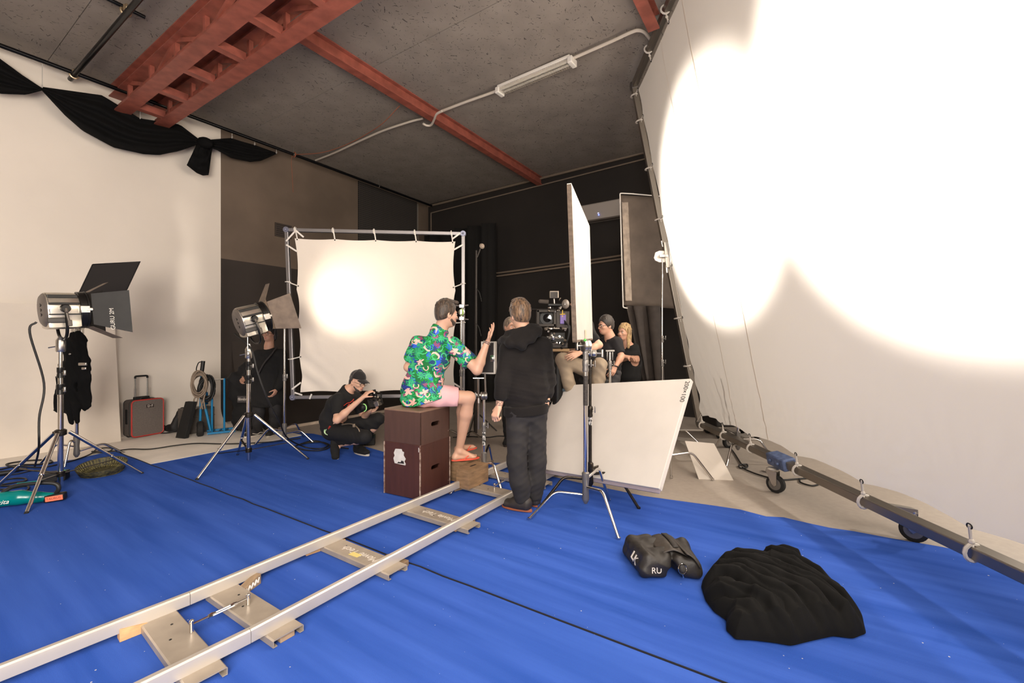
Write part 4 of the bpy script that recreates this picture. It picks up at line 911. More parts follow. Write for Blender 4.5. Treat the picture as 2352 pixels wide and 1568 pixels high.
def hawaiian():
    n=NX('tropical_print',.7); o=n.tc.outputs['Object']; s=n.sep(o)
    x=n.m_('ADD',n.m_('MULTIPLY',s[0],.93),n.m_('MULTIPLY',s[1],.37)); z=s[2]; p0=n.comb(x,z,0)
    wob=n.v_('SCALE',n.v_('SUBTRACT',n.noise(p0,16,1,out='Color'),(.5,.5,.5)),sc=.035); p=n.v_('ADD',p0,wob)
    g=srgb
    col=n.mix(n.m_('GREATER_THAN',n.noise(p,9,1),.5),g((14,132,52)),g((8,106,48)))
    def motif(sc,off,shape,color,thr,R,col,pp=p):
        q=n.v_('ADD',pp,(off,off*1.7,0)); vo=n.vor(q,sc,'2D',.75); d=n.v_('SUBTRACT',q,vo['Position']); c=n.sep(vo['Color'])
        dd=n.sep(d); a=n.m_('MULTIPLY',c[0],6.28); co=n.m_('COSINE',a); si=n.m_('SINE',a)
        u=n.m_('SUBTRACT',n.m_('MULTIPLY',dd[0],co),n.m_('MULTIPLY',dd[1],si)); v=n.m_('ADD',n.m_('MULTIPLY',dd[0],si),n.m_('MULTIPLY',dd[1],co))
        r=n.m_('SQRT',n.m_('ADD',n.m_('MULTIPLY',u,u),n.m_('MULTIPLY',v,v)))
        if shape=='flower':
            th=n.m_('ARCTAN2',v,u); k=n.m_('LESS_THAN',r,n.m_('MULTIPLY',R,n.m_('ADD',.18,n.m_('MULTIPLY',.85,n.m_('ABSOLUTE',n.m_('COSINE',n.m_('MULTIPLY',th,2.5)))))))
            k=n.m_('MULTIPLY',k,n.m_('GREATER_THAN',u,-R*.5))
        elif shape=='leaf':
            th=n.m_('ARCTAN2',v,u); k=n.m_('LESS_THAN',r,n.m_('MULTIPLY',R,n.m_('ADD',.1,n.m_('ABSOLUTE',n.m_('COSINE',n.m_('MULTIPLY',th,4)))))); k=n.m_('MULTIPLY',k,n.m_('GREATER_THAN',r,R*.12))
        elif shape=='moon':
            u2=n.m_('SUBTRACT',u,R*.45); r2=n.m_('SQRT',n.m_('ADD',n.m_('MULTIPLY',u2,u2),n.m_('MULTIPLY',v,v))); k=n.m_('MULTIPLY',n.m_('LESS_THAN',r,R),n.m_('GREATER_THAN',r2,R*.88))
        elif shape=='arc': k=n.m_('MULTIPLY',n.m_('MULTIPLY',n.m_('LESS_THAN',r,R),n.m_('GREATER_THAN',r,R*.68)),n.m_('GREATER_THAN',u,-R*.35))
        elif shape=='rings': k=n.m_('MULTIPLY',n.m_('LESS_THAN',r,R),n.m_('GREATER_THAN',n.m_('SINE',n.m_('MULTIPLY',r,330)),.1)); k=n.m_('MULTIPLY',k,n.m_('GREATER_THAN',v,-R*.2))
        elif shape=='blob': k=n.m_('LESS_THAN',n.m_('ADD',n.m_('ABSOLUTE',u),n.m_('MULTIPLY',n.m_('ABSOLUTE',v),.6)),R)
        k=n.m_('MULTIPLY',k,n.m_('GREATER_THAN',c[1],thr)); return n.mix(k,col,color)
    col=motif(13,0,'blob',g((44,96,205)),.32,.026,col); col=motif(15,.31,'leaf',g((30,40,120)),.45,.034,col)
    col=motif(12,.77,'rings',g((30,168,104)),.25,.044,col); col=motif(14,1.31,'leaf',g((52,176,120)),.5,.036,col)
    col=motif(16,1.9,'arc',g((70,190,120)),.5,.03,col); col=motif(13,2.3,'flower',g((140,68,104)),.72,.026,col); col=motif(14,2.9,'moon',g((150,78,116)),.7,.028,col)
    col=motif(10.5,3.7,'flower',g((244,192,178)),.72,.040,col); col=motif(11.5,4.4,'moon',g((246,190,176)),.68,.034,col); col=motif(12,5.2,'arc',g((246,186,174)),.78,.026,col)
    n.col(col); n.bump(n.noise(o,260,2),.08); return n.m
def seated():
    t=thing('person','person in green tropical print shirt and pink shorts seated on brown crates','person',(-.85,4.25,.82))
    hd=P(1026,719,4.20); f=a_((.80,.60,-.06)); u=a_((.02,0,1)); nk=P(1010,762,4.22); pel=P(970,907,4.28); ch=P(992,818,4.23)
    shl,shr=P(962,789,4.31),P(1040,793,4.15); ell,elr=P(938,843,4.36),P(1096,849,4.08); wl_,wr2=P(975,872,4.6),P(1118,788,4.10)
    hl,hr=P(985,905,4.42),P(980,908,4.20); kl,kr=P(1064,910,4.68),P(1077,913,4.28); al,ar_=P(1058,1025,4.80),P(1055,1031,4.45)
    sc=1.06
    s=Sdf(.0052); q,rot=head_prims(s,hd,f,u,1.05,neck=nk); torso(s,pel,ch,shl,shr,hl,hr,(.8,.6,0)); s.cone(nk,ch,.062,.09,.04)
    arm(s,shl,ell,wl_,1.02); arm(s,shr,elr,wr2,1.0,(.058,.047,.047,.028)); leg(s,hl,kl,al,1.0); leg(s,hr,kr,ar_,1.02,(.092,.060,.061,.037))
    ankle_foot(s,ar_,a_((-.362,4.52,.262)),sc=1.02,bare=True); ankle_foot(s,al,a_((-.42,4.95,.262)),bare=True)
    hand_prims(s,wr2,V((.045,.015,.10)),(.80,.18,-.45),(-.5,-.8,.1),(.12,.14,.2,.26),.15,1.02,.05)
    hand_prims(s,wl_,V((.1,.05,-.02)),(0,0,1),(0,-1,0),(.3,.35,.4,.45),.3,1.0)
    b=flesh(s,'body',SK,t,1); face_parts(b,q,rot,1.05,(70,50,36),(176,110,98))
    HM=hairmat('hair_brown',(34,26,20),(84,66,50)); hair_cap(t,hd,f,u,HM,1.05,back=-.075,vol=.010,locks=60,seed=5,hr=.007,length=.035)
    s=Sdf(.005); s.ell(q(0,-.0,.105),a_((.058,.075,.024))*1.05,.02,rot); s.cone(q(-.03,.07,.10),q(.035,.08,.105),.022,.018,.02)
    for i in range(26): s.cone(q(-.04+.08*rnd.random(),.04+.05*rnd.random(),.115),q(-.045+.09*rnd.random(),-.02,.128),.007,.004,.008)
    flesh(s,'quiff',HM,t,1)
    s=Sdf(.005); s.ell(q(0,.05,-.087),a_((.047,.046,.036)),.01,rot); s.cone(q(-.056,.02,-.06),q(-.04,.06,-.09),.016,.016,.02); s.cone(q(.056,.02,-.06),q(.04,.06,-.09),.016,.016,.02); s.cut(q(0,.1,-.068),rot[:,1]*.45+rot[:,2]); flesh(s,'beard',HM,t,1)
    # shirt
    PR=hawaiian(); w=nrm_(a_(shr)-a_(shl)); s=Sdf(.008)
    s.cone(pel-UP*.05+V((-.015,0,0)),pel+UP*.12,.165,.155,.05,(w,1.28)); s.cone(pel+UP*.12,ch,.155,.140,.06,(w,1.30)); s.cone(ch,(shl+shr)/2,.138,.088,.05,(w,1.42)); s.cone(shl,shr,.074,.074,.05); s.cone((shl+shr)/2,nk+UP*.030,.105,.083,.03)
    for sh,el,k_ in((shl,ell,.62),(shr,elr,.60)):
        cu=sh+(el-sh)*k_; s.cone(sh,cu,.078,.088,.04)
        d=nrm_(a_(el)-a_(sh)); s.cutin(sh+(el-sh)*(k_+.12),d,sh+(el-sh)*(k_+.55),.16)
    s.cone(hl-V((.03,0,.03)),hr+V((.0,-.0,-.03)),.150,.152,.05); s.cone(pel-UP*.02,hr+(kr-hr)*.16-UP*.0,.15,.125,.05)
    s.wrinkle(wr(30,.009,(.35,.1,1),1.1)); s.wrinkle(wr(20,.010,(1,.3,.45),3.3)); s.wrinkle(wr(70,.003,(.5,.2,1),6))
    s.cut(pel-UP*.088,(.30,-.05,-1)); s.cut(V((0,0,.826)),(0,0,-1)); s.cut(nk+UP*.050,(.42,.2,.88))
    o=flesh(s,'shirt',PR,t,1)
    s=Sdf(.006); 
    cpts=[nk+V((.07*math.cos(an)*1.0,.07*math.sin(an),.034+.020*math.sin(an-2.2))) for an in [R(x) for x in range(-60,301,24)]]
    for i in range(len(cpts)-1): s.cone(cpts[i]-UP*.008,cpts[i+1]-UP*.008,.010,.010,.008); s.cone(cpts[i]*1-UP*.026,cpts[i+1]-UP*.026,.014,.014,.012)
    flesh(s,'collar',PR,o,1)
    # shorts
    s=Sdf(.008); s.cone(pel-UP*.01,pel+UP*.04,.13,.13,.03,(w,1.22))
    for h_,k_ in((hl,kl),(hr,kr)): s.cone(h_,h_+(k_-h_)*.62,.118,.104,.04); d=nrm_(a_(k_)-a_(h_)); s.cutin(h_+(k_-h_)*.74,d,h_+(k_-h_)*1.05,.17)
    s.cut(V((0,0,.822)),(0,0,-1)); s.wrinkle(wr(34,.006,(.4,.3,1),2)); s.wrinkle(wr(22,.006,(1,.3,.2),5)); flesh(s,'shorts',mat('pink_cotton',(232,180,182),.85,var=.06,vscale=8,bump=.1,bscale=160),t,1)
    # flip-flop, bracelets
    for toe,an in(((-.362,4.52,.236),ar_),((-.42,4.95,.236),al)):
        toe=a_(toe); d=toe-a_(an);d[2]=0;d=nrm_(d);sd=a_((-d[1],d[0],0)); pts=[V(toe-d*.125+d*.15*math.cos(i*.2618)+sd*(.043+.008*math.cos(i*.2618))*math.sin(i*.2618)) for i in range(24)]
        fo=MB().prism(pts,UP*.014).build('sandal_sole',mat('coral_rubber',(232,92,68),.6),t,bevel=.003)
        ft=toe-d*.045; MB().tube(spline([V(ft)+UP*.012,V(ft)+UP*.034,V(toe-d*.11+sd*.04)+UP*.045,V(toe-d*.15+sd*.046)+UP*.012]),.005,6).tube(spline([V(ft)+UP*.034,V(toe-d*.11-sd*.04)+UP*.045,V(toe-d*.15-sd*.046)+UP*.012]),.005,6).build('strap',MATS['coral_rubber'],fo)
    ax=wr2-elr
    MB().ring(wr2+ax.normalized()*.012,ax,.034,.004,20,6).ring(wr2-ax.normalized()*.002,ax+V((.02,0,.0)),.035,.0035,20,6).build('bracelet',STEEL,t)
def crouched():
    t=thing('person','person in black cap and black tee crouching with a small camera rig','person',(-2.1,5.45,0))
    hd=P(822,875,5.45); f=a_((.86,-.42,-.28)); u=a_((.22,-.05,1)); nk=P(798,897,5.47); pel=P(766,985,5.52); ch=P(780,928,5.48)
    shl,shr=P(816,911,5.60),P(777,917,5.33); elr,wr2=P(774,964,5.18),P(833,913,5.20); ell,wl_=P(835,958,5.62),P(850,945,5.36)
    hr,hl=P(772,990,5.42),P(778,985,5.60); kr,kl=P(838,1003,5.18),P(868,962,5.56); ar_,al=P(778,1020,5.46),P(822,1027,5.58)
    s=Sdf(.0052); q,rot=head_prims(s,hd,f,u,1.0,neck=nk); torso(s,pel,ch,shl,shr,hl,hr,(.9,-.2,0),.97); s.cone(nk,ch,.06,.09,.04)
    arm(s,shr,elr,wr2,.95,(.056,.045,.045,.027)); arm(s,shl,ell,wl_,.95); leg(s,hr,kr,ar_); leg(s,hl,kl,al); ankle_foot(s,ar_,a_((-2.16,5.38,.03))); ankle_foot(s,al,a_((-1.82,5.5,.03)))
    hand_prims(s,wr2,V((.06,.03,.07)),(-.6,-.6,.4),(.3,-.2,.9),(.6,.65,.7,.75),.5,.95)
    hand_prims(s,wl_,V((.09,-.03,.03)),(.2,.3,-.9),(-.2,-.9,.1),(.5,.55,.6,.65),.4,.95)
    b=flesh(s,'body',SK,t,1); face_parts(b,q,rot,1.0,(58,42,32),(178,112,100))
    HM=hairmat('hair_dark',(26,20,17),(58,44,36))
    s=Sdf(.005); s.ell(q(0,-.06,-.02),a_((.07,.055,.075)),.02,rot); s.ell(q(0,-.075,-.07),a_((.055,.03,.04)),.02,rot); flesh(s,'hair',HM,t,1)
    s=Sdf(.005); s.ell(q(0,.045,-.092),a_((.045,.045,.036)),.01,rot); s.cone(q(-.055,.02,-.065),q(-.038,.06,-.095),.013,.014,.02); s.cone(q(.055,.02,-.065),q(.038,.06,-.095),.013,.014,.02); s.cut(q(0,.1,-.07),rot[:,1]*.5+rot[:,2]); flesh(s,'beard',HM,t,1)
    s=Sdf(.005); s.ell(q(0,-.012,.045),a_((.086,.108,.095)),.02,rot); s.cut(q(0,0,.035),-rot[:,2]+rot[:,1]*.08); cp=flesh(s,'cap',mat('cap_black',(26,23,22),.9,sheen=.2),t,1)
    MB().grid(lambda a,b_:V(q((a-.5)*.15*(1-.25*b_**2),.085+.085*b_-.03*(2*a-1)**2,.05-.02*(2*a-1)**2-.018*b_)),10,6).build('brim',MATS['cap_black'],cp,solid=.006)
    MB().tube(spline([V(q(-.09,-.02,.0)),V(q(-.085,-.02,.09)),V(q(0,-.02,.145)),V(q(.085,-.02,.09)),V(q(.09,-.02,0))]),.007,8).ball(q(.092,-.03,.035),(.02,.035,.04)).build('headphones',mat('headphone_grey',(70,66,64),.4),t)
    glasses(t,q,(150,130,110))
    s=Sdf(.008); w=nrm_(a_(shr)-a_(shl)); s.cone(pel+UP*.02,pel+UP*.14,.135,.135,.05,(w,1.25)); s.cone(pel+UP*.14,ch,.135,.130,.06,(w,1.28)); s.cone(ch,(shl+shr)/2,.125,.085,.05,(w,1.4)); s.cone(shl,shr,.068,.068,.05); nd=nrm_(hd-nk); s.cone((shl+shr)/2,a_(nk)+nd*.03,.09,.073,.03); s.cone(ch,a_(nk)+nd*.0,.12,.085,.03)
    for sh,el,kk in((shl,ell,.7),(shr,elr,.72)):
        s.cone(sh,sh+(el-sh)*kk,.070,.066,.03); s.cutin(sh+(el-sh)*(kk+.05),nrm_(a_(el)-a_(sh)),sh+(el-sh)*(kk+.4),.12)
    s.wrinkle(wr(34,.007,(.4,.1,1),2)); s.wrinkle(wr(60,.003,(1,.2,.6),5)); s.cut(a_(nk)+nd*.028,nd); o=flesh(s,'tee_shirt',M_TEE,t,1)
    n=NX('red_script',.7); oo=n.tc.outputs['Object']; n.col(srgb((214,64,44)))
    fr=P(806,930,5.30)
    MB().tube(spline([P(789,932,5.29),P(797,926,5.275),P(806,923,5.27),P(813,916,5.28)]),.0035,5).tube(spline([P(796,938,5.275),P(802,928,5.265),P(807,934,5.265),P(812,922,5.27),P(816,926,5.275)]),.004,5).tube(spline([P(793,941,5.28),P(806,931,5.262),P(815,923,5.275)]),.003,5).build('red_script',n.m,o)
    s=Sdf(.008); s.cone(pel-UP*.02,pel+UP*.05,.125,.125,.03,(w,1.25))
    for h_,k_,an in((hr,kr,ar_),(hl,kl,al)): s.cone(h_,k_,.112,.078,.04); s.cone(k_,an+UP*.04,.076,.062,.03)
    s.wrinkle(wr(36,.007,(.5,.2,1),1)); s.wrinkle(wr(70,.003,(1,.2,.3),3)); flesh(s,'trousers',M_TRB,t,1)
    shoe(t,ar_-UP*.01,(-2.165,5.36,.012),M_TEE,M_SOLEW,lift=(-2.235,5.52,.17),lace=M_TEE); shoe(t,al-UP*.02,(-1.795,5.46,.012),M_TEE,M_SOLEW,lace=M_TEE)
    MB().ring(P(753,990,5.36),V((.2,-1,.1)),.042,.005,18,6).ring(P(754,991,5.35),V((.1,-1,.3)),.038,.005,18,6).build('glow_ring',mat('mint_plastic',(190,222,170),.5),t)
    MB().tube([P(758,979,5.33),P(755,985,5.35)],.012,8).build('red_strap',mat('red_strap',(170,50,40),.7),t)
    MB().tube(spline([P(785,975,5.27),P(800,973,5.24),P(812,975,5.2),P(824,986,5.16),P(828,1003,5.16)]),.008,6).box(P(813,977,5.17),(.03,.02,.04)).build('tool_belt',mat('belt_metal',(140,124,104),.4,.6),t,bevel=.004)
def glasses(t,q,c,r=.023):
    m=mat('glasses_'+str(c),c,.3,.5); g=MB()
    for k in(-1,1):
        g.tube([V(q(k*.033+r*math.cos(i*.449),.108-abs(math.cos(i*.449))*.004,-.008+r*.85*math.sin(i*.449))) for i in range(15)],.0024,5,cap=False); g.tube([q(k*.056,.103,-.004),q(k*.078,.02,-.004),q(k*.078,-.02,-.012)],.0022,5)
    g.tube([q(-.01,.108,-.004),q(0,.11,-.001),q(.01,.108,-.004)],.0022,5); g.build('glasses',m,t)
def plain(lab,hd,f,u,nk,pel,ch,sh,el,wi,hip,kn,an,toes,sk,top,trs,sole,hairm,hairkw,sleeve=.45,sc=1.0,h=.007,brow=(60,44,34),hands=True,coat=None,shoe_m=None,tg=1.0,hd_extra=None,hcurl=.5):
    t=thing('person',lab,'person',(pel[0],pel[1],0))
    s=Sdf(h); q,rot=head_prims(s,hd,f,u,sc,neck=nk); torso(s,pel,ch,sh[0],sh[1],hip[0],hip[1],f,.95*tg); s.cone(nk,ch,.056,.085,.04)
    for i in(0,1):
        arm(s,sh[i],el[i],wi[i],.93); leg(s,hip[i],kn[i],an[i],.97); ankle_foot(s,an[i],a_(toes[i])+a_((0,0,.02)))
        d=nrm_(a_(wi[i])-a_(el[i])); fx_=nrm_(a_(f)); nn_=np.cross(d,fx_); nn_=nn_ if np.dot(nn_,a_(sh[i])-a_(ch))>0 else -nn_
        hand_prims(s,wi[i],d,nn_,fx_,(hcurl,hcurl+.05,hcurl+.1,hcurl+.15),.4,.93)
    b=flesh(s,'body',sk,t,1); face_parts(b,q,rot,sc,brow,(170,106,96)); hair_cap(t,hd,f,u,hairm,sc,**hairkw)
    w=nrm_(a_(sh[1])-a_(sh[0])); s=Sdf(.010); g=tg
    if coat: s.cone(V((pel[0],pel[1],coat)),pel+UP*.05,.19*g,.165*g,.05,(w,1.22))
    s.cone(pel-UP*.02,pel+UP*.15,.138*g,.135*g,.05,(w,1.25)); s.cone(pel+UP*.15,ch,.135*g,.134*g,.06,(w,1.28)); s.cone(ch,(a_(sh[0])+a_(sh[1]))/2,.130*g,.088*g,.05,(w,1.4)); s.cone(sh[0],sh[1],.070*g,.070*g,.05); s.cone((a_(sh[0])+a_(sh[1]))/2,a_(nk)-a_((0,0,.02)),.082,.068,.03)
    for i in(0,1):
        A_,B_,C_=a_(sh[i]),a_(el[i]),a_(wi[i])
        if sleeve<=1: s.cone(A_,A_+(B_-A_)*sleeve*1.3,.070*g,.066*g,.03); s.cutin(A_+(B_-A_)*(sleeve*1.3+.1),nrm_(B_-A_),A_+(B_-A_)*(sleeve*1.3+.42),.085)
        else: s.cone(A_,B_,.076*g,.064*g,.03); s.cone(B_,B_+(C_-B_)*.86,.064*g,.054*g,.02)
    s.wrinkle(wr(34,.008,(.4,.1,1),hd[0])); s.wrinkle(wr(60,.003,(1,.2,.6),5)); s.cut(a_(nk)-a_((0,0,.014)),nrm_(a_(f)*.45+a_((0,0,.9))))
    if coat: s.cut(V((0,0,coat-.1)),(0,0,-1))
    o=flesh(s,'coat' if coat else 'shirt',top,t,1)
    s=Sdf(.010); s.cone(pel-UP*.03,pel+UP*.03,.122*g,.122*g,.03,(w,1.25))
    for i in(0,1):
        m=a_(kn[i])+(a_(an[i])-a_(kn[i]))*.5; s.cone(hip[i],kn[i],.104,.080,.04); s.cone(kn[i],m,.078,.076,.03); s.cone(m,a_(an[i])+a_((0,0,.03)),.076,.064,.02)
    s.wrinkle(wr(40,.008,(.3,.1,1),2)); s.wrinkle(wr(26,.007,(.9,.1,.4),3)); flesh(s,'trousers',trs,t,1)
    for i in(0,1): shoe(t,a_(an[i])-a_((0,0,.02)),toes[i],shoe_m or M_TEE,sole,lace=M_SOLEW if shoe_m else M_TEE,extra=hd_extra)
    return t,q,rot
def others():
    gz=V((0,0,0))
    # woman by the second lamp
    wave=lambda h,o:[MB().tube(spline([V(h(.02,k*.046,.04)),V(h(.07,k*.052,.05)),V(h(.12,k*.052,.035)),V(h(.19,k*.05,.055))]),.006,6).build('side_stripe',M_SOLEW,o) for k in(-1,1)]
    t,q,rot=plain('person with glasses in long black coat standing behind the chrome lamp',P(619,764,6.62),(-.12,-1,-.08),(.02,0,1),P(618,795,6.63),P(613,885,6.68),P(617,838,6.66),
        (P(594,816,6.62),P(645,814,6.66)),(P(577,856,6.55),P(652,860,6.64)),(P(563,868,6.42),P(636,893,6.55)),(P(600,893,6.66),P(628,893,6.68)),(P(594,945,6.56),P(632,945,6.62)),(P(592,987,6.66),P(630,983,6.72)),((-3.98,6.47,.014),(-3.66,6.5,.014)),
        SK2,M_TEE,mat('leggings_grey',(38,36,37),.85,var=.2,vscale=9),M_SOLEW,hairmat('hair_black',(18,15,14),(40,32,28)),dict(back=-.12,vol=.012,locks=30,seed=8,length=.06),sleeve=2,coat=.56,shoe_m=mat('skate_shoe',(24,22,23),.8),tg=1.12,hd_extra=wave)
    glasses(t,q,(96,52,40),.025)
    s=Sdf(.006); s.cone(q(.07,-.02,.04),q(.085,-.02,-.11),.03,.02,.02); s.cone(q(-.07,-.02,.04),q(-.08,-.02,-.09),.03,.02,.02); s.ell(q(0,-.06,-.04),(.08,.05,.1),.03,rot); flesh(s,'long_hair',MATS['hair_black'],t,1)
    MB().tube(spline([P(636,797,6.55),P(622,815,6.45),P(606,835,6.44),P(592,860,6.45)]),.012,6).build('shoulder_strap',mat('strap_grey',(48,44,44),.8),t)
    # operator on the dolly
    t,q,rot=plain('person in black tee and khaki trousers sitting on the dolly behind the film camera',P(1331,692,5.12),(-.97,-.25,-.05),(0,0,1),P(1341,728,5.14),P(1358,848,5.22),P(1347,783,5.17),
        (P(1343,752,5.0),P(1350,750,5.34)),(P(1376,792,4.96),P(1352,800,5.42)),(P(1330,811,4.86),P(1318,805,5.35)),(P(1362,853,5.12),P(1366,853,5.34)),(P(1292,826,4.98),P(1378,838,4.9)),(P(1318,925,5.02),P(1368,940,4.98)),((1.05-.42,4.98,.6),(1.0-.05,4.8,.6)),
        SK,M_TEE,mat('khaki',(150,134,114),.85,var=.12,vscale=9),M_SOLEB,hairmat('hair_auburn',(70,48,32),(128,90,62)),dict(back=-.08,vol=.012,locks=50,seed=11,length=.04),sleeve=.5,hcurl=.3)
    glasses(t,q,(60,50,46))
    # man in the polo
    t,q,rot=plain('person in dark polo shirt and glasses turned left, standing right of the white panel',P(1391,746,5.72),(-.93,-.36,-.12),(0,0,1),P(1400,772,5.74),P(1400,850,5.80),P(1402,808,5.78),
        (P(1417,786,5.66),P(1389,784,5.92)),(P(1427,818,5.56),P(1376,815,5.9)),(P(1413,843,5.46),P(1372,842,5.75)),(P(1408,858,5.74),P(1392,858,5.88)),(P(1404,918,5.66),P(1388,918,5.82)),(P(1410,952,5.75),P(1394,952,5.9)),((1.12,5.6,.0),(1.02,5.75,.0)),
        SK2,mat('polo_dark',(30,28,30),.9),mat('trousers_slate',(56,54,56),.85),M_SOLEB,hairmat('hair_dark2',(22,17,14),(50,38,30)),dict(back=-.075,vol=.014,locks=110,seed=13,length=.045),sleeve=.55)
    glasses(t,q,(60,50,46))
    MB().ring(P(1413,841,5.46),V((.3,.2,1)),.03,.008,14,6).build('wristwatch',BLK,t)
    # blonde
    t,q,rot=plain('person with long blonde hair and folded arms in the dark beside the black flag',P(1434,762,6.3),(-.78,-.6,-.05),(0,0,1),P(1440,790,6.32),P(1446,858,6.36),P(1443,822,6.34),
        (P(1456,800,6.28),P(1430,800,6.42)),(P(1462,826,6.2),P(1422,826,6.35)),(P(1434,818,6.05),P(1446,822,6.12)),(P(1454,862,6.32),P(1438,862,6.42)),(P(1452,905,6.3),P(1436,905,6.4)),(P(1453,1000,6.35),P(1437,1000,6.45)),((1.68,6.15,.0),(1.55,6.25,.0)),
        SK2,M_TEE,M_TRB,M_SOLEB,hairmat('hair_blonde',(120,92,58),(204,172,122)),dict(back=-.14,vol=.012,locks=40,seed=17,length=.06),sleeve=.5)
    s=Sdf(.006); s.cone(q(.068,-.01,.05),q(.085,.03,-.22),.028,.02,.02); s.cone(q(-.068,-.01,.05),q(-.085,.03,-.22),.028,.02,.02); s.cone(q(0,-.06,0),q(0,-.075,-.2),.07,.05,.03); s.wrinkle(wr(60,.004,(1,.3,0),2)); flesh(s,'long_hair',MATS['hair_blonde'],t,1)
    # man half hidden behind the hoodie
    plain('person in black half hidden behind the hooded person, face turned to the lights',P(1172,749,6.1),(.55,-.83,-.03),(0,0,1),P(1171,778,6.12),P(1175,862,6.16),P(1173,815,6.14),
        (P(1150,790,6.12),P(1195,790,6.16)),(P(1142,830,6.1),P(1203,830,6.14)),(P(1150,862,6.0),P(1198,862,6.02)),(P(1166,866,6.15),P(1186,866,6.17)),(P(1166,928,6.1),P(1187,928,6.12)),(P(1167,1002,6.15),P(1188,1002,6.17)),((-.1,5.98,.0),(.12,5.98,.0)),
        SK2,M_TEE,M_TRB,M_SOLEB,hairmat('hair_grey',(70,58,48),(150,132,112)),dict(back=-.07,vol=.006,locks=20,seed=19,length=.025),sleeve=2)
if 1:
    standing(); seated(); crouched(); others()
# ================================================================== lamps on tripods
def tripod(lab,c,feet,zt,hub,name='light_stand'):
    c=V((c[0],c[1],0)); t=thing(name,lab,'stand',c)
    for f in feet:
        f=V((f[0],f[1],.012)); d=(f-c); d.z=0; d.normalize(); a=c+d*.06+UP*hub; m=a+(f-a)*.55
        MB().tube([a,m],.0165,10).tube([m,f],.0135,10).ring(m,f-a,.017,.004,12,6).build('leg',M_STAIN,t)
        br=a+(f-a)*.62; MB().bar(c+UP*.175,br,.022,.006).build('brace',M_DARKST,t)
        MB().tube([f+(a-f)*.02,f-(a-f)*.005],.016,8).build('foot_cap',RUB,t)
    MB().tube([c+UP*.06,c+UP*(hub+.02)],.022,14).build('pole',M_STAIN,t)
    MB().lathe([(.028,hub-.03),(.045,hub-.02),(.045,hub+.025),(.03,hub+.035)],c,UP,14).build('hub',M_DARKST,t)
    MB().lathe([(.034,.15),(.034,.20)],c,UP,12).build('brace_collar',M_DARKST,t)
    z1=hub+.42; z2=z1+.16
    for z,r,zz in((hub+.02,.022,z1),(z1,.0185,z2),(z2,.015,zt-.12)): MB().tube([c+UP*z,c+UP*(zz+.03)],r,14).build('pole',M_STAIN,t)
    for z,r in((z1,.03),(z2,.027)):
        MB().lathe([(r,z-.05),(r,z-.02),(r-.002,z-.015),(r-.002,z),(r,z+.005),(r,z+.05)],c,UP,14).build('collar',BLKM,t)
        MB().tube([c+UP*z,c+UP*z+V((.055,-.02,0))],.007,8).box(c+UP*z+V((.065,-.025,0)),(.02,.014,.05)).build('knob',STEEL,t,bevel=.004)
    MB().lathe([(.03,zt-.14),(.036,zt-.13),(.036,zt-.03),(.03,zt-.02),(.02,zt)],c,UP,14).build('spigot_head',STEEL,t)
    MB().tube([c+UP*(zt-.08),c+UP*(zt-.08)+V((-.085,-.03,-.02))],.006,6).build('lever',STEEL,t); return t
def tri(p,q): return p
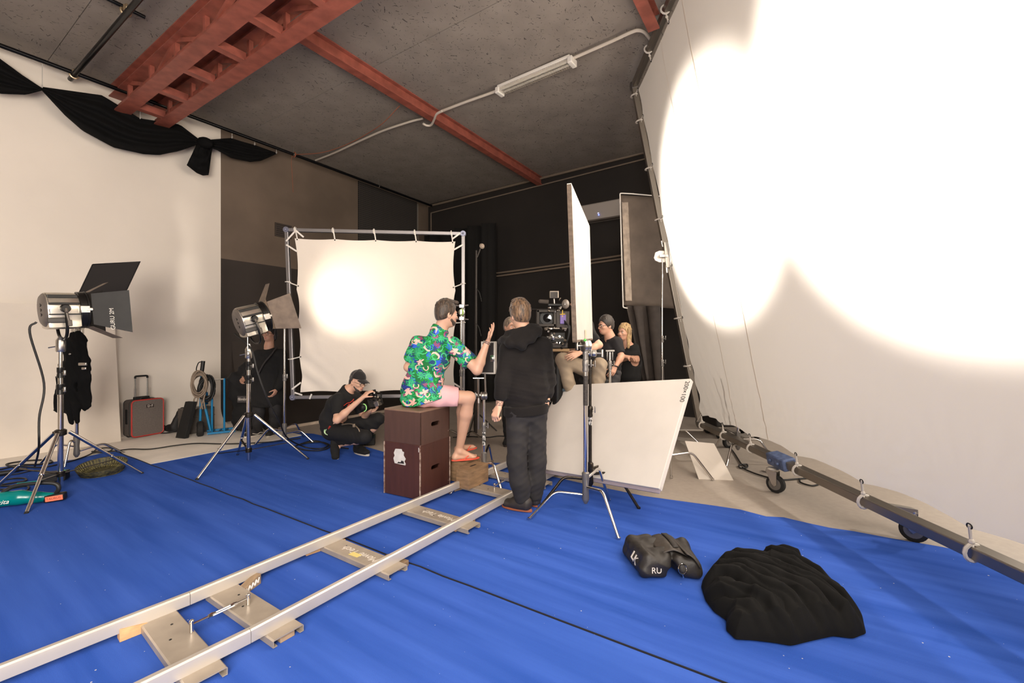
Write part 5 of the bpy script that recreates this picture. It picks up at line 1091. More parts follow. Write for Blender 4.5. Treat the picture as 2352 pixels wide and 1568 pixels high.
def lamphead(lab,c,f,zyoke,lit,doors,cable,mark=None,r=.165):
    c=V(c); f=V(f).normalized(); s=f.cross(UP).normalized(); u=s.cross(f).normalized()   # s = viewer's side when f points right
    t=thing('stage_lamp',lab,'lamp',c); L=.22
    q_=r/.165; W=lambda x,y,z: c+f*x+s*(y*q_)+u*(z*q_)
    prof=[]
    for i in range(40):
        an=2*math.pi*i/40; y=math.sin(an); z=math.cos(an); rr=.165*(1+(.022 if i%4<2 and z>-.45 else 0)); Y=rr*y; Z=rr*z
        if z<-.35: Y=(1 if y>0 else -1)*min(abs(y)*2.2,1)*.165*.93 if abs(y)>.05 else Y; Z=max(Z,-.165*.98)-.02
        prof.append((Y,Z))
    bright=mat('lamp_silver',(214,206,192),.3,.85,var=.12,vscale=14)
    MB().loft([[W(x,y*k,z*k) for y,z in prof] for x,k in((-L/2,.97),(-L/2+.02,1),(L/2-.03,1),(L/2,.96))]).build('housing',bright,t,angle=25)
    MB().box(W(0,.155,.055),(L*.94,.03,.022),f,s).box(W(0,.11,.125),(L*.94,.04,.03),f,s).build('side_rail',BLKM,t,smooth=False,bevel=.004)
    MB().box(W(0,.158,-.045),(L*.98,.02,.012),f,s).build('seam_strip',BLKM,t,smooth=False)
    MB().box(W(-.06,.165,-.10),(.13,.03,.05),f,s).build('vent_box',mat('lamp_grey',(66,62,58),.5),t,bevel=.01)
    bk=MB().lathe([(.02*q_,-.03),(.13*q_,-.025),(.155*q_,-.008),(.165*q_,.012)],W(-L/2,0,0),f,28).build('back_plate',mat('lamp_back',(112,104,98),.45,.4),t)
    for i in range(3): MB().prism([W(-L/2-.03,.055,.06-.045*i),W(-L/2-.03,.085,.045-.045*i),W(-L/2-.03,.055,.03-.045*i)],-f*.003).build('vent_slot',BLK,bk,smooth=False)
    MB().lathe([(.165*q_,0),(.178*q_,.005),(.178*q_,.05),(.15*q_,.055)],W(L/2,0,0),f,28,cap=False).build('front_ring',BLKM,t)
    MB().lathe([(.15*q_,.0),(.15*q_,.045)],W(L/2+.005,0,0),f,26,cap=False).build('inner_ring',mat('ring_lit',(204,178,148),.5) if lit else BLKM,t)  # lit lamp's ring is cream: its own lamplight put into the colour
    MB().lathe([(.001,.012),(.08*q_,.010),(.148*q_,0)],W(L/2-.01,0,0),f,24,cap=False).build('lens',mat('lens_lit',(255,236,206),.2,emit=6) if lit else mat('lens_dark',(44,40,38),.08,spec=.8),t)
    MB().box(W(L/2+.03,.178,.0),(.07,.02,.07),f,s).box(W(L/2+.06,.182,.0),(.05,.014,.03),f,s).build('latch',STEEL,t,bevel=.005)
    e=L/2+.065; MB().ring(W(e,0,0),f,.172*q_,.012,28,6).build('door_frame',BLKM,t)
    for nm,pts,mm in doors: MB().prism([W(p[0]-.06,p[1],p[2]) for p in pts],u*.003+s*.002).build('barn_door',mm,t,smooth=False)
    # yoke
    yk=[W(-.0,.20,.01),W(-.0,.20,-.12),W(0,.15,-.24),W(0,.0,-.285),W(0,-.15,-.24),W(0,-.20,-.12),W(0,-.20,.01)]
    MB().tube(spline(yk,5),.013,8).build('yoke',BLKM,t)
    MB().lathe([(.035,-.02),(.04,0),(.03,.03)],W(0,.19,.01),s,14).build('yoke_knob',BLKM,t)
    MB().tube([W(0,.21,.01),W(.0,.225,-.03)],.014,8).tube([W(.0,.225,-.03),W(.012,.225,-.14)],.010,8).box(W(.015,.225,-.13),(.03,.02,.06),f,s).build('tilt_lever',mat('lever_grey',(96,88,80),.5,.3),t,bevel=.006)
    if mark: 
        g=mark; text(g[0],'lettering',mat('chalk_white',(214,208,198),.7),t,W(g[1][0]-.06,*g[1][1:]),W(*g[2])-W(*g[1]),W(*g[3])-W(*g[1]),g[4],.0006)
    MB().tube([c+UP*(-.28),V((c.x,c.y,zyoke))],.016,8).build('spigot',STEEL,t)
    tag(MB().tube(spline(cable),.009,7).build('cable',CORDB),'black cable hanging from the back of the left chrome lamp to the carpet' if mark else 'black cable running from the middle chrome lamp down past its tripod','cable')
    return t,W
D_G=mat('door_grey',(120,104,90),.6,.2,var=.2,vscale=12); D_B=mat('door_black',(34,32,30),.6,var=.2,vscale=12)
f1=V((.56,.83,.07)); c1_=P(139,712,4.2)
tripod('chrome tripod stand at the far left carrying the lamp with black doors',(c1_.x,c1_.y),[FL(327,1090),FL(60,1183),(-5.01,4.2)],1.49,.57)
lamphead('chrome stage lamp with black barn doors on the leftmost tripod',c1_,f1,1.47,False,
  (('near',[(.25,.17,.15),(.25,.17,-.15),(.50,.33,-.24),(.50,.33,.18)],D_B),('far',[(.25,-.17,.15),(.25,-.17,-.15),(.45,-.33,-.22),(.45,-.33,.22)],D_B),('top',[(.25,.13,.17),(.25,-.13,.17),(.41,-.10,.275),(.41,.07,.275)],D_G),('bottom',[(.25,.14,-.17),(.25,-.14,-.17),(.46,-.16,-.295),(.46,.16,-.295)],D_G)),
  [c1_+V((-.09,-.13,-.12)),c1_+V((-.12,-.16,-.22)),P(101,880,4.15),P(90,960,4.1),P(89,1030,4.15),FL(80,1070,.03)],('GURU 2M',(.372,.258,-.10),(.372,.258,.02),(.312,.219,-.10),.05))
f2=V((.66,.70,.30)); c2_=P(573,735,5.12)
tripod('chrome tripod stand left of the square bounce frame carrying the lit lamp',(P(571,900,5.12).x,c2_.y),[FL(452,1104),FL(708,1056),FL(546,1046)],1.39,.585)
lamphead('chrome stage lamp, lit, with open grey barn doors beside the square bounce frame',c2_,f2,1.37,True,
  (('near',[(.25,.17,.16),(.25,.17,-.16),(.47,.33,-.22),(.47,.33,.20)],D_G),('top',[(.25,.12,.17),(.25,-.12,.17),(.39,-.11,.36),(.39,.03,.36)],D_G),('bottom',[(.25,.14,-.17),(.25,-.14,-.17),(.47,-.16,-.22),(.47,.18,-.22)],D_B),('far',[(.25,-.17,.14),(.25,-.17,-.14),(.42,-.36,-.2),(.42,-.36,.2)],D_G)),
  [c2_+V((-.10,-.12,-.16)),P(576,800,4.95),P(592,855,4.95),P(612,910,5.0),P(640,965,5.2),P(660,1005,5.5),FL(700,1026,.03),FL(735,1030,.03),FL(752,1022,.03),FL(725,1012,.03),FL(690,1020,.03)],r=.168)
MB().tube([c2_+V((.1,-.2,-.2)),c2_+V((.1,-.2,-.36))],.004,6).ring(c2_+V((.1,-.2,-.385)),V((0,1,0)),.022,.005,14,6).build('safety_eye',STEEL,[o for o in COL.objects if o.name=='stage_lamp.001'][0])
# flag and jacket stand behind the left lamp
js=P(176,900,5.12); ST_=cstand('c_stand','chrome C-stand behind the left tripod holding the big black flag',(js.x,js.y),[FL(284,1042),FL(92,1068),FL(148,1076)],1.56,.0175,(.16,.22,.28),collars=(1.1,1.3))
griphead(ST_,(js.x+.03,js.y-.03,1.575),V((1,-.2,0)),.04); MB().tube([js*1+UP*(1.575-js.z),P(232,738,5.05)],.005,6).tube([js*1+UP*(1.575-js.z),P(196,742,5.1)],.005,6).build('flag_arm',STEEL,ST_)
fg=MB(); A_=P(213,607,4.92);B_=P(322,600,5.10);C_=P(255,742,5.05);D__=C_+(A_-B_)
fl_=thing('black_flag','large black cutter flag tilted behind the left lamp against the white wall','flag',P(230,680,5.0))
MB().prism([A_,B_,C_,D__],V((0,.008,0))).build('cloth',mat('duvetyne',(30,26,25),.95),fl_,smooth=False)
MB().tube([A_,B_,C_,D__,A_],.006,6).build('wire_frame',BLKM,fl_)
s=Sdf(.009); s.cone(P(170,770,5.04),P(170,800,5.03),.05,.10,.03,((0,1,0),.5)).cone(P(170,800,5.03),P(165,880,5.03),.10,.135,.04,((0,1,0),.45)).cone(P(165,880,5.03),P(160,925,5.03),.135,.135,.04,((0,1,0),.4)).cone(P(186,775,5.05),P(195,830,5.04),.05,.055,.03,((0,1,0),.6)).cone(P(195,830,5.04),P(197,930,5.04),.055,.06,.03,((0,1,0),.6)).cone(P(150,840,5.0),P(132,940,5.0),.06,.045,.03,((0,1,0),.6)).cone(P(160,920,5.02),P(166,968,5.02),.07,.03,.02,((0,1,0),.5)).cone(P(176,930,5.02),P(177,970,5.02),.04,.02,.02)
s.ell(P(174,890,4.98),(.018,.08,.055),.01,None,True).wrinkle(wr(36,.012,(1,.2,.35),2)).wrinkle(wr(20,.012,(1,.1,.1),4)).wrinkle(wr(80,.004,(1,.2,.5),6))
jk=thing('jacket','black hooded jacket hung over the stand behind the left tripod','jacket',P(168,940,5.05)); flesh(s,'jacket_cloth',M_DRP,jk,1)
MB().box(P(190,836,4.97),(.09,.02,.035)).box(P(193,846,4.97),(.05,.018,.03)).build('buckle',STEEL,jk,bevel=.006); MB().ball(P(161,813,4.96),.012,8,6).build('cord_toggle',STEEL,jk)
# leaning white board at the left wall
wb0=V((-5.64,6.28,.012)); wa=wb0-D1*3.2; lean=-D2*.3+UP*1.93
wb=MB().prism([wb0,wa,wa+lean,wb0+lean],D2*-.02).build('leaning_board',mat('board_wall_white',(224,213,200),.75,var=.05,vscale=2),smooth=False); tag(wb,'big flat white sheet leaning on the white wall behind the left tripod','board')
# ================================================================== rails
TK=thing('dolly_track','aluminium camera dolly track of two rails on flat sleepers across the blue carpet','track',(-.9,3.0,.016))
lp=V((-1.274,2.99,0)); rp=V((-.4456,3.206,0)); lj=V((-1.70,2.302,0)); rj=V((-1.18,1.994,0)); kd=V((.603,.797,0)).normalized()
def on(p,t): return p+D1*t
tl_=(lj-lp).dot(D1); tr_=(rj-rp).dot(D1); gl=.59
M_RAIL=mat('rail_alu',(206,198,188),.42,.55,bump=.04,bscale=30,var=.10,vscale=3)
prof=[(-.019,.058),(-.019,.10),(-.017,.112),(-.011,.119),(0,.121),(.011,.119),(.017,.112),(.019,.10),(.019,.058)]
def rail(a,b):
    d=(b-a).normalized(); s=V((d.y,-d.x,0)); MB().loft([[q+s*x+UP*z for x,z in prof] for q in(a,b)]).build('rail',M_RAIL,TK,angle=30)
e1=on(lp,tl_); e2=on(rp,tr_)
rail(e1+D1*.0006,on(lp,tl_+2.62)); rail(e2+D1*.0006,on(rp,tr_+2.62)); rail(on(lp,tl_+2.623),on(lp,tl_+5.2)); rail(on(rp,tr_+2.623),on(rp,tr_+5.2))
rail(e1-D1*.0006,e1-kd*1.45); rail(e2-D1*.0006,e2-kd*1.45)
M_SLP=mat('sleeper_metal',(168,156,142),.45,.35,var=.10,vscale=9)
SN=[]
def sleeper(c,d,lab=None,w=.15):
    """c = point under the left rail centre, d = track direction"""
    s=V((d.y,-d.x,0)); L0,L1=-.03,gl+.075; z=.058; m=c+s*((L0+L1)/2)
    pr=[(-w/2,z-.036),(-w/2,z-.006),(-w/2+.006,z),(w/2-.006,z),(w/2,z-.006),(w/2,z-.036),(w/2-.02,z-.036),(w/2-.02,z-.032),(w/2-.004,z-.032),(w/2-.004,z-.006),(-w/2+.004,z-.006),(-w/2+.004,z-.032),(-w/2+.02,z-.032),(-w/2+.02,z-.036)]
    o=MB().loft([[c+s*L+d*x+UP*zz for x,zz in pr] for L in(L0,L1)]).build('sleeper',M_SLP,TK,angle=30)
    for k in(.2,.42): MB().lathe([(.006,0),(.006,.0012)],c+s*(gl*(k+.03))+d*(.02 if k<.3 else -.02)+UP*z,UP,10).build('bolt_hole',BLK,o)
    SN.append((c,d,s)); return o
e1t=e1-kd*.16
S1=sleeper(e1-kd*.13,kd); S2=sleeper(on(lp,tl_+.165),D1); S3=sleeper(on(lp,tl_+.85),D1); S4=sleeper(on(lp,tl_+1.60),D1); S5=sleeper(on(lp,tl_+2.34),D1); S6=sleeper(on(lp,tl_+2.78),D1); S7=sleeper(on(lp,tl_+3.6),D1); sleeper(e1-kd*1.05,kd)
M_WHT=mat('white_lettering',(214,206,196),.6)
for S_,(c,d,s_) in((S3,SN[2]),(S4,SN[3])):
    text('Movie Tech','lettering',M_WHT,S_,c+s_*(gl*.52)+UP*.0584,-s_,-d,.072,.0004,.25)
tm=MB().prism([SN[2][0]+SN[2][2]*(gl*.42)-SN[2][1]*.05+UP*.0585,SN[2][0]+SN[2][2]*(gl*.56)-SN[2][1]*.045+UP*.0585,SN[2][0]+SN[2][2]*(gl*.56)-SN[2][1]*.005+UP*.0585,SN[2][0]+SN[2][2]*(gl*.42)-SN[2][1]*.01+UP*.0585],UP*.001).build('tape_scrap',mat('yellow_tape',(214,196,120),.6),S3,smooth=False)
def turnbuckle(a,b):
    a,b=V(a),V(b); d=(b-a).normalized(); s=V((d.y,-d.x,0)); t=thing('turnbuckle','','x',a) if False else None
    m=MB()
    for q in(a,b): m.tube([q,q+UP*.05],.009,10).ball(q+UP*.05,.011,8,6)
    a2,b2=a+UP*.035,b+UP*.035; p,q=a2+d*.34*(b-a).length,a2+d*.72*(b-a).length
    m.tube([a2,p],.006,8).tube([q,b2],.006,8).lathe([(.010,-.016),(.013,0),(.010,.016)],p,d,8).lathe([(.010,-.016),(.013,0),(.010,.016)],q,d,8)
    for k in(-1,1): m.tube([p+s*.009*k,q+s*.009*k],.0042,6)
    return m
o=turnbuckle(FL(440,1451,.06),FL(570,1388,.06)).build('turnbuckle',CHROME,TK)
o=turnbuckle(SN[4][0]+SN[4][2]*(gl*.55)+UP*.058,SN[5][0]+SN[5][2]*(gl*.5)+UP*.058).build('turnbuckle',CHROME,TK)
M_WOOD=[mat('wedge_pine',(206,160,112),.75,var=.18,vscale=5,stretch=(6,1,6)),mat('wedge_grey',(150,126,100),.8,var=.25,vscale=6,stretch=(6,1,6)),mat('wedge_dark',(120,98,74),.8,var=.3,vscale=7)]
def wedge(lab,a,b,w,h0,h1,m,z=.017,paint=False):
    a=V((a[0],a[1],z));b=V((b[0],b[1],z));d=(b-a).normalized();s=V((-d.y,d.x,0))*w/2
    o=MB().loft([[a-s,a+s,a+s+UP*h0,a-s+UP*h0],[b-s,b+s,b+s+UP*h1,b-s+UP*h1]]).build('wooden_wedge',m,smooth=False,bevel=.002,base=(a+b)/2); tag(o,lab,'wedge')
    return o
wedge('pale wooden wedge under the left rail at the nearest full sleeper',FL(272,1478),FL(395,1428),.055,.062,.02,M_WOOD[0])
W2_=wedge('wooden wedge smeared with white paint, sticking up inside the track beside the second sleeper',FL(592,1345,.0),FL(520,1398),.045,.06,.02,M_WOOD[1])
wa_=V((FL(592,1345).x,FL(592,1345).y,.017)); wb_=V((FL(520,1398).x,FL(520,1398).y,.017)); wd_=(wb_-wa_).normalized(); ws_=V((-wd_.y,wd_.x,0))*.0235
ws_=ws_ if ws_.y<0 else -ws_
MB().tube(spline([wa_+ws_+wd_*(.015+.012*i)+UP*((.045,.022)[i%2]-.0018*i) for i in range(9)],5),.0032,5).tube(spline([wa_+ws_+wd_*(.02+.014*i)+UP*((.018,.038)[i%2]-.0018*i) for i in range(7)],5),.0028,5).build('paint_smear',mat('white_smear',(224,218,208),.8),W2_)
wedge('square wooden block poking out under the near end of the second sleeper',FL(661,1476),FL(610,1440),.07,.036,.022,M_WOOD[1])
wedge('thin wooden wedge under the left rail before the first lettered sleeper',FL(700,1280),FL(790,1248),.05,.03,.022,M_WOOD[0])
wedge('dark-ended wooden block beside the black seam at the first lettered sleeper',FL(928,1311),FL(880,1290),.08,.036,.022,M_WOOD[2])
wedge('pale flat wooden slat under the right rail at the farther lettered sleeper',FL(1040,1224),FL(1085,1200),.06,.016,.02,M_WOOD[0])
wedge('brown wooden wedge lying under the wooden step box by the crate',FL(1040,1131),FL(1085,1118),.06,.02,.022,M_WOOD[1])
wedge('small wooden block under the far rail behind the hooded person',FL(1157,1076),FL(1180,1066),.07,.045,.045,M_WOOD[0])
wedge('brown wooden wedge half hidden under the near right rail',FL(430,1562),FL(500,1526),.05,.03,.02,M_WOOD[2])
# ================================================================== crates and wooden step boxes
def woodmat(name,c,c2,wear=True):
    n=NX(name,.5); o=n.tc.outputs['Object']; k=n.noise(n.v_('MULTIPLY',o,(9,9,1.2)),2.2,5); col=n.mix(k,srgb(c2),srgb(c))
    sc=n.m_('MULTIPLY',n.m_('LESS_THAN',n.vor(o,7.5,'3D')['Distance'],n.m_('MULTIPLY',n.noise(o,4,1),.18)),n.m_('GREATER_THAN',n.noise(o,42,3),.56)); n.col(n.mix(sc,col,srgb((190,170,156)))); n.bump(n.noise(o,60,3),.06); return n.m
K=V((-.83,3.93,0)); ca=V((-.38,.2,0)).normalized(); cb=V((.2,.38,0)); cb=(cb-ca*cb.dot(ca)).normalized()
WC,WD_=.43,.45
def crate(lab,z0,z1,m,hz,worn):
    c=K+ca*WC/2+cb*WD_/2; t=thing('wooden_crate',lab,'crate',(c.x,c.y,z0)); th=.018
    MB().box(K+cb*th/2+ca*WC/2+UP*(z0+z1)/2,(WC,th,z1-z0),ca,cb).build('panel',m,t,smooth=False,bevel=.002)
    MB().box(K+cb*(WD_-th/2)+ca*WC/2+UP*(z0+z1)/2,(WC,th,z1-z0),ca,cb).build('panel',m,t,smooth=False,bevel=.002)
    MB().box(K+ca*(WC-th/2)+cb*WD_/2+UP*(z0+z1)/2,(th,WD_-2*th,z1-z0),ca,cb).build('panel',m,t,smooth=False,bevel=.002)
    # front panel with a cut-out slot, made of pieces around it
    hx=WD_/2; hw=.065; hh=.02; p=K+ca*th/2
    sl=[]; N=10
    for sgn in(1,-1):
        for i in range(N+1):
            an=math.pi/2-math.pi*i/N if sgn>0 else -math.pi/2-math.pi*i/N; sl.append((hx+sgn*(hw-hh)+hh*math.cos(an),hz+hh*math.sin(an)))
    outer=[]; 
    for x,z in sl:
        dx,dz=x-hx,z-hz; k=min((WD_/2)/abs(dx) if abs(dx)>1e-6 else 1e9,((z1-hz) if dz>0 else (hz-z0))/abs(dz) if abs(dz)>1e-6 else 1e9); outer.append((hx+dx*k,hz+dz*k))
    # add the four corners exactly
    for cx,cz in((0,z0),(WD_,z0),(0,z1),(WD_,z1)):
        i=min(range(len(outer)),key=lambda j:(outer[j][0]-cx)**2+(outer[j][1]-cz)**2); outer[i]=(cx,cz)
    n=len(sl); mb=MB(); q=lambda a,o_:K+cb*a[0]+UP*a[1]+ca*o_
    vs=[q(a,0) for a in sl]+[q(a,0) for a in outer]+[q(a,th) for a in sl]+[q(a,th) for a in outer]; fs=[]
    for i in range(n):
        j=(i+1)%n; fs+=[(i,j,n+j,n+i),(2*n+i,3*n+i,3*n+j,2*n+j),(i,2*n+i,2*n+j,j),(n+i,n+j,3*n+j,3*n+i)]
    mb.add(vs,fs).build('slotted_panel',m,t,smooth=False)
    MB().box(K+ca*WC/2+cb*WD_/2+UP*(z0+.01),(WC-.04,WD_-.04,.018),ca,cb).build('bottom',m,t,smooth=False); MB().box(K+ca*WC/2+cb*WD_/2+UP*(z1-.006),(WC+.002,WD_+.002,.016),ca,cb).build('lid',worn,t,smooth=False,bevel=.003)
    return t
M_CR1=woodmat('crate_upper',(88,62,52),(64,43,36)); M_CR2=woodmat('crate_lower',(82,46,36),(54,29,24)); M_RAW=woodmat('crate_top',(140,112,92),(112,84,68)); M_EDG=mat('worn_edge',(176,156,142),.8,var=.6,vscale=28,col2=(96,62,52))
k1=crate('lower brown slotted wooden crate with white-scuffed edges and a torn label, standing on the carpet',.018,.508,M_CR2,.265,M_CR2)
k2=crate('upper brown slotted wooden crate that the person in the print shirt sits on',.510,.817,M_CR1,.675,M_RAW)
for q in(K,K+ca*WC,K+cb*WD_): MB().box(q+UP*.262-ca*.0015-cb*.0015,(.010,.010,.49),ca,cb).build('worn_edge',M_EDG,k1,smooth=False)
MB().box(K+UP*.47+ca*.008-cb*.004,(.016,.004,.04),ca,cb).build('tape_scrap',mat('grey_tape',(170,160,156),.6),k1,smooth=False)
lb=lambda x,z: K+ca*x+UP*z-cb*.002
MB().prism([lb(.30,.315),lb(.315,.36),lb(.30,.385),lb(.31,.41),lb(.29,.45),lb(.215,.455),lb(.205,.435),lb(.185,.43),lb(.19,.40),lb(.165,.37),lb(.18,.345),lb(.165,.325),lb(.17,.31)],-cb*.001).build('torn_label',mat('torn_paper',(206,202,198),.8,var=.08,vscale=20),k1,smooth=False)
MB().prism([lb(.27,.318),lb(.25,.335),lb(.23,.33),lb(.215,.35),lb(.19,.345),lb(.185,.322)],-cb*.0016).build('black_print',mat('black_print',(40,36,36),.7,var=.5,vscale=60),k1,smooth=False)
M_APP=mat('apple_box_wood',(142,112,82),.7,var=.3,vscale=4,stretch=(2,2,9),bump=.05)
def stepbox(lab,F_,r,l,L,W_,z0,z1,slot):
    F_=V((F_[0],F_[1],0)); t=thing('wooden_step_box',lab,'box',(F_.x,F_.y,z0)); q=lambda a,b,z:F_+r*a+l*b+UP*z; th=.016
    MB().box(q(L/2,th/2,(z0+z1)/2),(L,th,z1-z0),r,l).build('panel',M_APP,t,smooth=False,bevel=.002); MB().box(q(L/2,W_-th/2,(z0+z1)/2),(L,th,z1-z0),r,l).build('panel',M_APP,t,smooth=False,bevel=.002)
    for a in(th/2,L-th/2): MB().box(q(a,W_/2,(z0+z1)/2),(th,W_-2*th,z1-z0),r,l).build('panel',M_APP,t,smooth=False,bevel=.002)
    MB().box(q(L/2,W_/2,z1+.004),(L,W_,.014),r,l).build('lid',M_APP,t,smooth=False,bevel=.003)
    if slot: MB().box(q(L*.52,W_*.5,z1+.0112),(.085,.022,.001),r,l).build('hand_slot',BLK,t,smooth=False)
    return t
stepbox('weathered wooden step box with a hand slot inside the track by the lower crate',(-.405,4.08),D1,-D2,.31,.155,.060,.228,True)
stepbox('wooden step box under the bare foot, half hidden behind the crates',(-.50,4.40),D1,-D2,.3,.26,.018,.215,False)
# ================================================================== goods on the carpet at right
s=Sdf(.006)
lx=lambda u,v,z: FL(u,v,z)
def pouch(cx,cy,hx,hy,tx,h,yaw):
    ca_,sa_=math.cos(yaw),math.sin(yaw); q=lambda x,y,z:(cx+x*ca_-y*sa_,cy+x*sa_+y*ca_,z)
    for i in(-1,1):
        s.cone(q(i*hx,-hy,.040),q(i*hx,hy,.042),.024,.026,.012); s.cone(q(i*tx,-hy*.92,h-.02),q(i*tx,hy*.95,h-.025),.022,.024,.02)
        s.cone(q(i*hx,-hy,.040),q(i*tx,-hy*.92,h-.02),.024,.022,.015); s.cone(q(i*hx,hy,.042),q(i*tx,hy*.95,h-.025),.026,.024,.015)
    for k in range(5):
        y=-hy+2*hy*k/4; s.cone(q(-hx*.8,y,.055),q(hx*.8,y,.055),.04,.04,.03); s.cone(q(-tx*.8,y*.95,h-.045),q(tx*.8,y*.95,h-.045),.045,.045,.03)
pouch(.872,2.80,.082,.135,.060,.145,.10); pouch(1.075,2.79,.068,.13,.045,.13,-.12)
s.cone((.90,2.72,.125),(1.05,2.74,.115),.035,.035,.03).cone((.90,2.86,.125),(1.05,2.88,.115),.035,.035,.03)
s.ell((.985,2.66,.02),(.035,.11,.075),.03,None,True)
s.wrinkle(wr(30,.010,(1,.4,.6),2)).wrinkle(wr(70,.003,(.2,1,.4),4)).cut((0,0,.017),(0,0,-1))
sb_=thing('sandbag','dark grey saddle sandbag with white letters and a metal ring on the carpet','sandbag',(.97,2.78,.017))
M_SB=mat('sandbag_nylon',(40,36,33),.55,var=.35,vscale=10,bump=.25,bscale=30); flesh(s,'bag',M_SB,sb_,1)
MB().grid(lambda u,v:V((.905+.17*u,2.68+.26*v-.02*u,.150+.02*math.sin(u*3.1)+.012*math.sin(v*3.1)-.03*abs(u-.5)-.015*v)),12,12).build('top_flap',mat('flap_nylon',(56,50,45),.5,var=.3,vscale=14,bump=.2,bscale=40),sb_,solid=.005)
MB().grid(lambda u,v:V((1.00+.035*u,2.70+.22*v,.175+.012*math.sin(v*3.1)-.012*v)),2,10).build('handle_strap',mat('strap_web',(44,40,38),.7),sb_,solid=.006)
MB().grid(lambda u,v:V((1.055+.075*u-.0*v,2.63+.32*v-.1*u*(1-v)*.3,.165-.075*u*u-.025*v)),6,10).build('side_flap',MATS['flap_nylon'],sb_,solid=.005)
MB().ring((1.025,2.612,.085),(.2,-1,.25),.028,.0035,18,6).tube([(1.025,2.608,.057),(1.026,2.606,.035)],.004,6).build('metal_ring',CHROME,sb_)
text('RU','lettering',M_WHT,sb_,(.872,2.626,.068),(1,.08,-.03),(-.05,.12,1),.05,.003); text('LK','lettering',M_WHT,sb_,(.772,2.745,.085),(.12,-1,-.25),(.35,.1,.9),.07,.003)
# black cloth heap: heightfield with swirling folds
pts=[(1610,1352),(1622,1335),(1642,1312),(1665,1300),(1700,1296),(1752,1302),(1765,1287),(1800,1292),(1838,1304),(1850,1322),(1900,1352),(1950,1392),(1982,1430),(1990,1462),(1960,1474),(1915,1468),(1870,1478),(1818,1491),(1780,1484),(1730,1478),(1690,1476),(1668,1455),(1668,1432),(1640,1412),(1620,1385)]
pl=[FL(u,v) for u,v in pts]; hc=FL(1790,1400); NA,NR=260,70
ol=[]; 
for i in range(len(pl)):
    a,b=pl[i],pl[(i+1)%len(pl)]
    for k in range(12): ol.append(a.lerp(b,k/12))
for _ in range(3): ol=[(ol[i-1]+ol[i]*2+ol[(i+1)%len(ol)])/4 for i in range(len(ol))]
def outline_at(t):
    x=t*len(ol); i=int(x)%len(ol); return ol[i].lerp(ol[(i+1)%len(ol)],x-int(x))
fc=FL(1640,1530)
def heap(u,v):
    o=outline_at(u%1.0); p=hc.lerp(o,v); d=(o-hc).length*(1-v)
    q=V((p.x-fc.x,p.y-fc.y,0)); r=q.length+.045*noise.noise(V((p.x*5,p.y*5,1)))+.02*noise.noise(V((p.x*13,p.y*13,4))); th=math.atan2(q.y,q.x)
    ph=r/.058+.9*math.sin(th*2.6+.4)+.25*math.sin(th*7); rg=(1-abs(math.sin(ph*math.pi/2)))**1.0
    rg2=(1-abs(math.sin((r/.031+1.7*math.sin(th*3.3))*math.pi/2)))**1.4
    k=min(1,max(0,(r-.22)/.25)); lob=.5+.5*noise.noise(V((p.x*4.2,p.y*4.2,7)))
    e=min(1,d/.07)**.5; h=e*(.05+.06*min(1,d/.22)+.045*(1-rg)*k+.016*(1-rg2)*k+.05*lob*(1-k*.6)-.012*abs(noise.noise(V((p.x*9,p.y*9,2)))))
    return V((p.x,p.y,.017+max(0,h)))
o=MB().grid(heap,NA,NR).build('cloth_heap',mat('heap_black',(9,8.4,8),.9,var=.3,vscale=5,spec=.25,bump=.1,bscale=200),angle=180,base=(1.4,2.35,.017)); tag(o,'heap of crumpled black cloth on the carpet at lower right','cloth')
# ================================================================== goods at the left
vac=thing('handheld_vacuum','teal and black cordless handheld vacuum cleaner lying at the left edge','vacuum cleaner',FL(70,1170,.017))
VC=lambda u,v,z: FL(u,v,z)
sh_=V((-.31,-.02,0))
p_=[q+sh_ for q in(V((-4.42,3.66,.072)),V((-4.28,3.70,.08)),V((-4.15,3.76,.088)),V((-4.0,3.83,.086)),V((-3.90,3.88,.07)),V((-3.82,3.92,.06)))]
s=Sdf(.007)
for i,(ra,rb) in enumerate(((.050,.058),(.058,.066),(.066,.060),(.060,.045),(.045,.038))): s.cone(p_[i],p_[i+1],ra,rb,.02)
s.cut((0,0,.019),(0,0,-1)); flesh(s,'body',mat('teal_plastic',(0,118,116),.22),vac,2)
hp_=[p_[2]+V((.04,.02,.04)),p_[3]+V((-.08,-.03,.075)),p_[3]+V((-.02,.0,.105)),p_[4]+V((.0,.0,.125)),p_[5]+V((.02,.01,.115)),p_[5]+V((.05,.02,.07)),p_[5]+V((.02,.02,.02))]
MB().tube(spline(hp_,6),.0165,10).build('handle',mat('handle_black',(30,29,29),.5),vac)
MB().tube(spline([hp_[2]+UP*.015,hp_[3]+UP*.016],4),.007,6).build('switch_strip',MATS['teal_plastic'],vac)
bx=p_[5]+V((.03,.01,-.006)); bdv=V((.9,.42,.06)).normalized(); bs_=V((.42,-.9,0))
MB().box(bx,(.14,.075,.065),bdv,bs_).build('battery',BLK,vac,bevel=.012); MB().box(bx+bs_*.040+bdv*.006,(.115,.006,.042),bdv,bs_).build('orange_sticker',mat('orange_sticker',(236,120,88),.6),vac,smooth=False)
text('TAURUS','lettering',mat('brown_ink',(120,50,40),.7),vac,bx+bs_*.0435+bdv*.003,bdv,UP,.026,.0004)
sd=(p_[3]-p_[1]).normalized(); nv=V((sd.y,-sd.x,0)); text('Makita','lettering',mat('vac_letter',(232,232,226),.5),vac,p_[2]+nv*.074+UP*-.012+sd*.065,sd,UP+nv*-.25,.05,.001,.3)
tr=thing('wicker_tray','dark olive woven oval tray on the carpet under the left tripod leg','tray',FL(236,1084,.017)); tc_=FL(236,1086,.017)
WK=mat('wicker_olive',(84,78,44),.6,var=.5,vscale=45,col2=(28,26,18))
